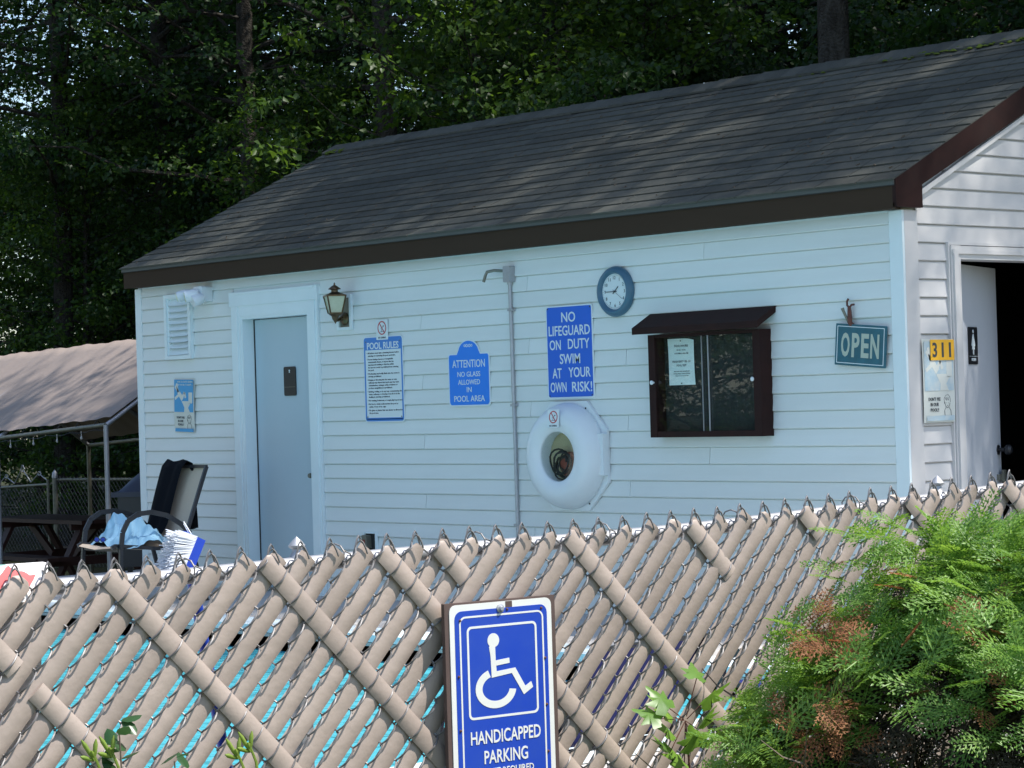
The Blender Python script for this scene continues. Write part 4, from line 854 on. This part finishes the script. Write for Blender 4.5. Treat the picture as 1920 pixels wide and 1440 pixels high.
# picnic table
o = empty('picnic_table', 'dark red wooden picnic table under the canopy', 'picnic table', (-13.75, 2.75, -.55))
pk = MB(); pk.box(-1.0, 1.0, -.068, .068, -.02, .02); pk = pk.mesh('top_plank', 'picnic')
for k in range(5): link('top_plank', pk, o, loc=(random.uniform(-.005, .005), -.30+.15*k, .80))
for y in (-.70, -.56, .56, .70): link('bench_plank', pk, o, loc=(0, y, .44))
for x in (-.72, .72):
    for s_ in (-1, 1): m = MB(); m.bar((x, s_*.18, .79), (x, s_*.62, 0), .04, .10, (1, 0, 0)); m.build('leg', 'picnic', o)
    m = MB(); m.bar((x+.04, -.78, .40), (x+.04, .78, .40), .04, .09); m.bar((x+.04, -.36, .75), (x+.04, .36, .75), .04, .07); m.bar((x*.98, 0, .76), (x*.3, 0, .42), .04, .08); m.build('brace', 'picnic', o)
# far chain link fence with gate
def chainlink(u0, u1, zt, zb, dw=.085, r_=.0016, barbs=True):
    b = MB(); H_ = zt-zb; n = int((u1-u0)/dw)
    for i in range(-int(H_/dw)-1, n+1):
        for sg in (1, -1):
            a0 = u0+i*dw; pts = [(a0, zb), (a0+H_, zt)] if sg == 1 else [(a0+H_, zb), (a0, zt)]
            (xa, za), (xb, zb_) = pts
            def clip(x_, ): return x_
            if xa > xb: xa, za, xb, zb_ = xb, zb_, xa, za
            if xb < u0 or xa > u1: continue
            if xa < u0: za += (zb_-za)*(u0-xa)/(xb-xa); xa = u0
            if xb > u1: zb_ = za+(zb_-za)*(u1-xa)/(xb-xa); xb = u1
            e = .05 if barbs else 0
            if abs(zb_-zt) < .01: b.tube([(xa, 0, za), (xb+e*.5, 0, zb_+e)], r_, 3, False)
            elif abs(za-zt) < .01: b.tube([(xa-e*.5, 0, za+e), (xb, 0, zb_)], r_, 3, False)
            else: b.tube([(xa, 0, za), (xb, 0, zb_)], r_, 3, False)
    return b
FY = 5.0; FZ = -.55
o = empty('far_chain_link_fence', 'low chain link fence with steel rail in front of the dark woods', 'fence', (0, FY, FZ))
chainlink(-17.7, -8.2, 1.09, .04, r_=.0022).build('wire_mesh', 'wire', o, kind='stuff', recalc=False)
MB().tube([(-17.74, .02, 1.10), (-8.2, .02, 1.16)], .018, 8).build('top_rail', 'dullsteel', o, smooth=60)
for x in (-17.76, -14.9, -12.0, -9.0):
    MB().tube([(x, .0, 0), (x, 0, 1.14)], .033 if x < -17 else .024, 10).build('post', 'dullsteel', o, smooth=60); MB().lathe([(.036, 1.12), (.036, 1.16), (.028, 1.19), (.012, 1.215), (.0, 1.225)], 12, (x, 0, 0)).build('post_cap', 'steel', o, smooth=40)
o = empty('metal_gate', 'chain link gate with curled wire top beside the capped post', 'gate', (0, FY-.02, FZ))
chainlink(-19.4, -17.92, 1.0, .08, barbs=False, r_=.0022).build('wire_mesh', 'wire', o, kind='stuff', recalc=False)
m = MB(); m.tube([(-19.4, 0, .98), (-17.9, 0, 1.04)], .018, 8); m.tube([(-19.4, 0, .06), (-17.9, 0, .06)], .018, 8); m.tube([(-17.9, 0, .05), (-17.9, 0, 1.10)], .018, 8); m.tube([(-19.4, 0, .05), (-19.4, 0, 1.08)], .018, 8); m.build('gate_frame', 'dullsteel', o, smooth=60)
m = MB()
for k in range(3):
    x = -18.95+.42*k; z = 1.03+.02*k; hgt = .13 if k != 1 else .23
    m.tube([(x-.22, 0, z-.01), (x-.10, 0, z+hgt*.45), (x-.02, 0, z+hgt*.8), (x+.02, 0, z+hgt), (x+.05, 0, z+hgt*.8), (x, 0, z+hgt*.62), (x-.04, 0, z+hgt*.8), (x-.01, 0, z+hgt)], .007, 6); m.tube([(x+.20, 0, z+.02), (x+.10, 0, z+hgt*.45), (x+.03, 0, z+hgt*.7)], .007, 6)
m.build('curled_top', 'steel', o)
# ------------------------------------------------------------------ FOREGROUND PLANTS
# arborvitae: flat fern-like sprays made of short blades
def spray_proto(seed, L_=.13):
    r = np.random.default_rng(seed); P_, D_, Ln_, Wd_ = [], [], [], []
    n = 15
    for i in range(n):
        t = (i+.5)/n; x = L_*t; side = 1 if i % 2 else -1; bl = L_*.46*(1-t)**.75*(.75+.4*r.random())+.010; a = side*(.75+.25*r.random())
        d = np.array([math.cos(a), math.sin(a), .0]); m_ = max(2, int(bl/.0080))
        for j in range(m_):
            q = (j+.3)/m_; p = np.array([x, 0, 0])+d*bl*q; s2 = 1 if j % 2 else -1; a2 = a+s2*.62*(1 if j < m_-1 else .1)
            P_.append(p); D_.append([math.cos(a2), math.sin(a2), r.uniform(-.25, .25)]); Ln_.append(.0145*(1-.4*q)+.004*r.random()); Wd_.append(.0062)
        P_.append(np.array([x, 0, 0])); D_.append(d); Ln_.append(bl); Wd_.append(.0045)
    P_.append(np.zeros(3)); D_.append([1, 0, 0]); Ln_.append(L_*1.05); Wd_.append(.003)
    P_, D_, Ln_, Wd_ = map(np.array, (P_, D_, Ln_, Wd_)); P_[:, 2] -= .9*P_[:, 0]**2
    V, F = leaves(P_, D_.astype(float), np.tile([0, 0, 1.], (len(P_), 1))+r.normal(0, .25, (len(P_), 3)), Ln_, Wd_, .2)
    return V, F
protos = [spray_proto(s) for s in range(5)]
def place_sprays(base, d, nrm, sc_, r):
    Vs, Fs, off = [], [], 0
    d = unit(d); y = unit(np.cross(nrm, d)); z = np.cross(d, y); kind = r.integers(0, len(protos), len(base))
    for k, (V, F) in enumerate(protos):
        idx = np.where(kind == k)[0]
        if not len(idx): continue
        X = base[idx][:, None]+sc_[idx][:, None, None]*(V[None, :, 0:1]*d[idx][:, None]+V[None, :, 1:2]*y[idx][:, None]+V[None, :, 2:3]*z[idx][:, None])
        Vs.append(X.reshape(-1, 3)); Fs.append((F[None]+(np.arange(len(idx))*len(V))[:, None, None]).reshape(-1, 3)+off); off += len(idx)*len(V)
    return np.concatenate(Vs), np.concatenate(Fs)
rb = np.random.default_rng(21)
lob = [((5.12, -5.96, .36), (.60, .60, .67)), ((5.60, -5.42, .36), (.68, .68, .70)), ((4.96, -6.12, .16), (.54, .56, .60)), ((5.38, -5.95, .36), (.58, .60, .71))]
def bush_pts(n, r, shell=(.80, 1.05)):
    out, nn = [], []
    per = n//len(lob)
    for c0, rr in lob:
        v = unit(r.normal(size=(per, 3))); k = r.uniform(*shell, (per, 1)); k = k + .06*np.sin(v[:, :1]*9+c0[0]*7)+.05*np.sin(v[:, 2:]*11+v[:, 1:2]*7); out.append(np.array(c0)+v*np.array(rr)*k); nn.append(unit(v/np.array(rr)))
    P_, N_ = np.concatenate(out), np.concatenate(nn)
    keep = np.ones(len(P_), bool)
    for c0, rr in lob: keep &= (((P_-np.array(c0))/np.array(rr))**2).sum(1) > (.60 if shell[0] > .7 else .38)
    return P_[keep], N_[keep]
P_, N_ = bush_pts(26000, rb)
wx, wy = P_[:, 0]-5.15, P_[:, 1]+5.95
side = N_@np.array([.66, .75, 0])                       # towards the picture's right
dens = np.clip((P_[:, 2]-.50-.22*np.sin(wx*5+1)-.12*np.sin(wy*7))*3.2+.52+.5*side, .10, 1); dens[P_[:, 2] < .02] = .05
hole = ((P_[:, 2] < .93) & (P_[:, 2] > .45) & (side < -.05) & (np.sin(P_[:, 0]*21)*np.sin(P_[:, 1]*17+P_[:, 2]*15) > .05)); dens[hole] *= .25; dens[(P_[:, 2] < .62) & (side < .15)] *= .6
keep = rb.random(len(P_)) < dens; P_, N_ = P_[keep], N_[keep]
dead = (rb.random(len(P_)) < np.where((P_[:, 2] > .45) & (P_[:, 2] < .98) & (N_@np.array([.66, .75, 0]) < .25), .035, .006))
def bush_spray(P_, N_, nm, mt, sc0=.8, sc1=1.35):
    n = len(P_); nr = unit(N_*.85+np.array([.1, .1, .55])+rb.normal(0, .38, (n, 3))); d = rb.normal(size=(n, 3)); d -= nr*(d*nr).sum(1, keepdims=True); d = unit(unit(d)+N_*.28+np.array([0, 0, .20])); nr = unit(nr-d*(d*nr).sum(1, keepdims=True)); V, F = place_sprays(P_, d, nr, rb.uniform(sc0, sc1, n), rb)
    return link(nm, np_mesh(nm, V, F, [mt]), bush, 'stuff')
bush = empty('arborvitae_bush', 'rounded green arborvitae bush with brown dead patches in front of the fence', 'bush', (0, 0, 0))
bush_spray(P_[~dead], N_[~dead], 'foliage', 'thuja', .5, .95)
Pd, Nd = P_[dead], N_[dead]
# brown patches in clusters
cl = [(4.93, -6.33, .85), (4.97, -6.38, .80), (4.96, -6.40, .63), (5.02, -6.42, .68), (5.3, -6.28, .90), (5.5, -5.95, .99), (5.1, -6.42, .40)]
Pc = np.concatenate([Pd]+[np.array(c0)+rb.normal(0, .028, (9, 3)) for c0 in cl]); Nc = np.concatenate([Nd]+[np.tile(unit(np.array([.55, -.6, .3])), (9, 1)) for _ in cl])
bush_spray(Pc, Nc, 'dead_foliage', 'thujadead', .4, .75)
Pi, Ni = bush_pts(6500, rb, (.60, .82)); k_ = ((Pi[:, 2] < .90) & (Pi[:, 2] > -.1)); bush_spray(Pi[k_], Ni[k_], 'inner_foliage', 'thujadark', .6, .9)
b = MB()
for k in range(420):
    a = random.uniform(0, 2*PI); el = random.uniform(.0, 1.3); c0 = Vector(random.choice([lob[0][0], lob[3][0], lob[2][0], lob[1][0]])); st = Vector((c0.x+random.uniform(-.15, .15), c0.y+random.uniform(-.15, .15), random.uniform(-.1, .25)))
    dr = Vector((math.cos(a)*math.cos(el), math.sin(a)*math.cos(el), math.sin(el)*.9+.1)); L_ = random.uniform(.35, .58); pts = [st]
    for q in range(1, 6): pts.append(st+dr*L_*q/5+Vector((random.uniform(-.03, .03), random.uniform(-.03, .03), random.uniform(-.02, .03))))
    b.tube(pts, [.007-.0011*q for q in range(6)], 4, False)
    for q in range(3):
        s0 = pts[random.randint(2, 5)]; d2 = (dr+Vector((random.uniform(-.9, .9), random.uniform(-.9, .9), random.uniform(-.5, .7)))).normalized()*random.uniform(.06, .16); b.tube([s0, s0+d2*.5+Vector((0, 0, -.01)), s0+d2], [.0028, .002, .001], 3, False)
b.build('branches', 'twig', bush, kind='stuff', recalc=False)
# maple seedling at the bush's left edge
def lobed(s_):    # five-lobed leaf outline
    pr = [(0, 0), (.28, -.10), (.50, .12), (.30, .22), (.52, .55), (.22, .50), (0, 1.0), (-.22, .50), (-.52, .55), (-.30, .22), (-.50, .12), (-.28, -.10)]
    return [(x*s_, y*s_) for x, y in pr]
def leaf_obj(parent, p, yaw, tilt, roll, s_, mt, shape=None):
    q = lobed(s_) if shape is None else shape
    if shape is None:
        q2 = []
        for (xa, ya), (xb, yb) in zip(q, q[1:]+q[:1]):
            for t_ in (0, .25, .5, .75): e_ = (.045*s_ if t_ in (.25, .75) else -.01*s_) if t_ else 0; q2.append((xa+(xb-xa)*t_-(ya-yb)*.0+e_*(1 if xa+xb > 0 else -1)*.6, ya+(yb-ya)*t_+e_*.5))
        q = q2
    b = MB(); b.add([(x, y, -.25*abs(x)-.12*y*y/s_) for x, y in q]+[(0, .42*s_, .0)], [(i, (i+1) % len(q), len(q)) for i in range(len(q))])
    o = b.build('leaf', mt, parent, smooth=180, recalc=False); o.location = p; o.rotation_euler = (tilt, roll, yaw); return o
o = empty('maple_seedling', 'bright green maple seedling leaves in front of the slats beside the bush', 'plant', (0, 0, 0))
base = fpt(1.55, .12, .0); tip = fpt(1.535, .15, .62)
MB().tube([base, base.lerp(tip, .5)+Vector((.02, .01, 0)), tip], [.004, .003, .002], 6).build('stem', 'rust', o)
for (u, w_, z), yw, tl, rl, s_ in (((1.475, .17, .655), 1.9, .9, -.3, .075), ((1.45, .17, .635), 2.3, .5, -.5, .070), ((1.555, .17, .715), 1.3, .7, .3, .060), ((1.565, .17, .655), -.9, .8, -.4, .085), ((1.50, .15, .630), 2.6, .9, .3, .080), ((1.56, .16, .600), -1.2, .9, .2, .085), ((1.50, .16, .585), 2.8, .9, .1, .075), ((1.55, .17, .560), -2.2, 1.0, .3, .080), ((1.48, .16, .555), 2.9, .9, -.2, .070), ((1.52, .16, .52), 3.0, 1.0, .1, .08)):
    p = fpt(u, w_, z); MB().tube([p.lerp(tip, .9), p.lerp(tip, .4), p], .0012, 4).build('leaf_stalk', 'rust', o); leaf_obj(o, p, FA-PI/2+yw, tl, rl, s_, 'sprig')
# day lilies and glossy sprig by the fence foot at the left
def lily(u, label, h_):
    o = empty('day_lily', label, 'plant', tuple(fpt(u, .16, -.15)), (0, 0, FA), 'day lilies in bud in front of the fence')
    z0 = h_+.15; m = MB(); m.tube([(.08, 0, 0), (.05, 0, z0*.6), (.012, 0, z0-.05), (0, 0, z0-.02)], [.004, .0035, .003, .0025], 6); m.build('stem', 'bud', o, smooth=60)
    for k, (dx, dz, a) in enumerate(((-.018, .03, .5), (.004, .045, .05), (-.030, .012, .9), (-.008, .02, .3))):
        L_ = .05-.008*k; p0 = Vector((0, .002*k, z0-.03)); dr = Vector((dx, -.004*k, dz)).normalized(); b = MB(); b.tube([p0, p0+dr*L_*.35, p0+dr*L_*.75, p0+dr*L_], [.002, .0042, .0046, .0012], 7); b.build('bud', 'bud', o, smooth=60)
lily(.085, 'day lily in bud in front of the slats at the lower left, leftmost', .722); lily(.122, 'day lily in bud close beside the leftmost one, partly behind dark leaves', .725); lily(.392, 'day lily with two upright green buds, left of the parking sign', .692); lily(.420, 'day lily with a taller bud nearest the parking sign', .702)
o = empty('glossy_sprig', 'dark green glossy leaved sprig in front of the slats at the lower left', 'plant', tuple(fpt(.152, .14, -.15)), (0, 0, FA))
MB().tube([(0, 0, 0), (.01, 0, .5), (-.005, 0, .895)], [.004, .003, .0015], 6).build('stem', 'twig', o)
oval = lambda s_: [(0, 0), (.22*s_, .2*s_), (.30*s_, .5*s_), (.20*s_, .8*s_), (0, s_), (-.20*s_, .8*s_), (-.30*s_, .5*s_), (-.22*s_, .2*s_)]
for k in range(26):
    z = .90-.012*k*.9+random.uniform(-.01, .01); yw = random.uniform(0, 6.28); leaf_obj(o, (random.uniform(-.035, .035), random.uniform(-.02, .02), z), yw, random.uniform(.2, 1.1), random.uniform(-.4, .4), .045, 'darkleaf', oval(.045))
o = empty('glossy_sprig', 'small dark green leafy sprig between the two pairs of day lilies', 'plant', tuple(fpt(.268, .14, -.15)), (0, 0, FA))
MB().tube([(0, 0, 0), (.01, 0, .5), (-.005, 0, .82)], [.004, .003, .0015], 6).build('stem', 'twig', o)
for k in range(18): leaf_obj(o, (random.uniform(-.05, .06), random.uniform(-.02, .02),   .83-.014*k), random.uniform(0, 6.28), random.uniform(.2, 1.1), random.uniform(-.4, .4), .045, 'darkleaf', oval(.045))

# ------------------------------------------------------------------ WOODS
def make_tree(seed, H_, tr, z_lo, nl, len_fn, rise, ncl, nleaf, cr, ls, lw, mt, flat=.35, droop=.0):
    r = np.random.default_rng(seed); b = MB(); lean = r.normal(0, .012, 2)
    tp = [(lean[0]*z+.06*math.sin(z*.7+seed), lean[1]*z+.06*math.cos(z*.6+seed), z) for z in np.linspace(-.3, H_, 12)]
    b.tube(tp, [tr*(1-.9*i/11)+(.25*tr if i == 0 else 0) for i in range(12)], 10)
    C_, R_ = [], []
    for i in range(nl):
        f = (i+r.random())/nl; z = z_lo+(H_-z_lo)*f*.98; q = z/H_; L_ = len_fn(f)*r.uniform(.7, 1.15); a = i*2.4+r.uniform(-.5, .5); up = rise(f)+r.normal(0, .12)
        x0 = np.array([lean[0]*z, lean[1]*z, z]); d = np.array([math.cos(a), math.sin(a), up]); pts = []
        for k in range(5):
            t = k/4; pts.append(x0+d*L_*t+np.array([0, 0, -droop*L_*t*t])+r.normal(0, .035*L_*(t > 0), 3))
        rr = max(.012, tr*(1-.85*q)*.35); b.tube([tuple(p) for p in pts], [rr*(1-.8*k/4) for k in range(5)], 5, False)
        for k in range(ncl):
            t = .25+.8*(k+r.random())/ncl; seg = min(int(t*4), 3); p = pts[seg]+(pts[seg+1]-pts[seg])*(t*4-seg); C_.append(p+r.normal(0, cr*.55, 3)*np.array([1, 1, .5])); R_.append(cr*r.uniform(.6, 1.25))
    C_, R_ = np.array(C_), np.array(R_); n = len(C_)
    tn = unit(np.stack([r.normal(0, .35, n), r.normal(0, .35, n), np.ones(n)], 1)); ci = np.repeat(np.arange(n), nleaf); m_ = len(ci)
    off = r.normal(0, .5, (m_, 3))*R_[ci][:, None]; off -= tn[ci]*(off*tn[ci]).sum(1, keepdims=True)*(1-flat); Pq = C_[ci]+off
    D_ = unit(off+r.normal(0, .35, (m_, 3))*R_[ci][:, None]+np.array([0, 0, -.12])); Nn = unit(tn[ci]+r.normal(0, .45, (m_, 3)))
    V, F = leaves(Pq, D_, Nn, r.uniform(.65, 1.15, m_)*ls, r.uniform(.7, 1.1, m_)*lw, .18)
    return b.mesh('trunk', 'bark', smooth=60, recalc=False), np_mesh('crown', V, F, [mt])
kinds = {
 'A': make_tree(1, 7.0, .075, .5, 62, lambda f: 2.0*math.sin(PI*min(.97, .25+.7*f))+.3, lambda f: .15+.5*f, 6, 46, .34, .085, .075, 'leafA'),
 'A2': make_tree(2, 5.2, .06, .3, 50, lambda f: 1.7*math.sin(PI*min(.95, .3+.65*f))+.25, lambda f: .1+.5*f, 6, 44, .32, .080, .072, 'leafB'),
 'B': make_tree(3, 22, .17, 5.0, 105, lambda f: 3.6*math.sin(PI*min(.95, .25+.68*f))+.5, lambda f: .2+.5*f, 7, 46, .50, .11, .10, 'leafB'),
 'D': make_tree(8, 21, .17, 5.5, 70, lambda f: 3.3*math.sin(PI*min(.95, .25+.68*f))+.5, lambda f: .2+.5*f, 6, 44, .36, .10, .09, 'leafB'),
 'C': make_tree(4, 18, .15, 1.4, 150, lambda f: 2.9*(1-f)**.8+.3, lambda f: .12, 9, 34, .30, .085, .022, 'leafC', .22, .22),
}
cat = {'D': ('tall_oak_tree', 'oak'), 'A': ('maple_tree', 'maple'), 'A2': ('young_oak_tree', 'oak'), 'B': ('tall_oak_tree', 'oak'), 'C': ('hemlock_tree', 'hemlock')}
desc = {'D': 'tall oak', 'A': 'understorey maple', 'A2': 'bushy young oak', 'B': 'tall oak', 'C': 'dark drooping hemlock'}
grp = {'D': 'tall oaks in the woods behind', 'A': 'understorey maples in the woods behind', 'A2': 'young oaks in the woods behind', 'B': 'tall oaks in the woods behind', 'C': 'hemlocks in the woods behind'}
used_l = {}
def tree(k, x, y, s_=1.0, where='', label=None, trs=1.0):
    z = gz(x, y) if y > 3 or x < -7 else -.15
    o = empty(cat[k][0], label or (desc[k]+' '+where), 'tree', (x, y, z), (0, 0, random.uniform(0, 6.28)), None if label else grp[k] + where[:0])
    o.scale = (s_*random.uniform(.92, 1.1), s_*random.uniform(.92, 1.1), s_*random.uniform(.9, 1.1))
    t_ = link('trunk', kinds[k][0], o); link('crown', kinds[k][1], o); return o

random.seed(2)
tree('D', -4.35, 4.74, 1.0, label='grey trunk rising close behind the right half of the roof ridge')
for x_, y_, l_ in ((-21.3, 7.3, 'dark straight trunk at the far left, beyond the capped gate post'), (-17.6, 7.8, 'dark trunk rising above the canopy ridge, left of the roof'), (-14.7, 7.9, 'dark trunk seen left of the top of the roof edge')): tree('D', x_, y_, .95, label=l_)
rt = np.random.default_rng(11)
def scatter(k, n, x0, x1, y0, y1, dmin, where, s0=.85, s1=1.15, ok=lambda x, y: True):
    pts = []; tries = 0
    while len(pts) < n and tries < 4000:
        tries += 1; x, y = rt.uniform(x0, x1), rt.uniform(y0, y1)
        if ok(x, y) and all((x-a)**2+(y-b_)**2 > dmin**2 for a, b_ in pts): pts.append((x, y)); tree(k, x, y, rt.uniform(s0, s1), where)
nob = lambda x, y: y > 4.2+2.2 if x > -20 else True
scatter('A', 6, -12, 3, 6.4, 9.5, 1.7, 'just behind the pool house roof', ok=nob)
scatter('A2', 5, -12, 1, 6.4, 9, 1.7, 'low behind the pool house roof')
scatter('A', 6, -26, -11, 7.2, 12, 2.0, 'beyond the canopy and far fence')
scatter('A2', 6, -26, -11, 7.0, 12, 1.8, 'low beyond the far fence', .8, 1.0)
scatter('C', 8, -6, 5, 9.5, 15, 2.4, 'behind the roof ridge')
for k_, (x_, y_) in enumerate(((-1.2, 5.9), (4.6, 6.0), (1.5, 10.5), (3.6, 9.6), (8.3, 7.6), (13, 12))): tree('B' if k_ in (2, 3, 5) else 'D', x_, y_, 1.0, 'towering behind the pool house')
for k_, (x_, y_) in enumerate(((1.9, 6.4),)): tree('C', x_, y_, 1.15, 'right behind the roof ridge')
scatter('B', 9, -14, 12, 12.5, 21, 3.2, 'in the middle of the woods')
scatter('C', 9, -30, 6, 16, 24, 3.0, 'deep in the shaded woods')
scatter('C', 3, -46, -26, 14, 26, 3.0, 'at the far left edge of the woods')
scatter('B', 12, -48, 0, 25, 36, 3.6, 'in the last row of the woods')
scatter('B', 10, -34, -12, 9, 24, 3.6, 'towering at the left of the woods')
scatter('C', 6, -30, -12, 10, 22, 3.5, 'at the left of the woods')
scatter('A', 10, -36, -8, 14, 26, 2.6, 'deep in the woods')
scatter('A', 8, -52, -36, 16, 34, 3, 'in the sunlit clearing far beyond', 1, 1.3)
scatter('B', 6, -30, 2, 20, 34, 4, 'in the deepest row of the woods')
# opposite side of the pool, seen only in reflections
for k, x, y in (('B', -13, -11), ('B', -17, -15), ('A', -12, -8.5), ('A', -14, -13), ('A', -11.5, -13), ('B', -12, -19), ('A', -16, -10), ('C', -19, -12), ('C', -15, -18), ('C', -22, -15), ('B', -21, -19), ('B', -24, -14), ('C', -18, -21), ('A', -19, -16), ('A', -17, -12.5), ('B', -26, -20)): tree(k, x, y, 1.0, 'across the pool, reflected in the notice board')

# every tree gets its place in its row, counted from the left as seen from the fence
rows = {}
for o in COL.objects:
    if o.get('category') in ('maple', 'oak', 'hemlock') and 'grey trunk' not in o['label']: rows.setdefault(o['label'], []).append(o)
nth = ['first', 'second', 'third', 'fourth', 'fifth', 'sixth', 'seventh', 'eighth', 'ninth', 'tenth', 'eleventh', 'twelfth', 'thirteenth']
for lab, lst in rows.items():
    lst.sort(key=lambda o: (o.location-cam.matrix_world.translation).dot(R0)/max(.1, (o.location-cam.matrix_world.translation).dot(F0)))
    if len(lst) > 1:
        for i, o in enumerate(lst): o['label'] = lab+', '+nth[i]+' from the left'
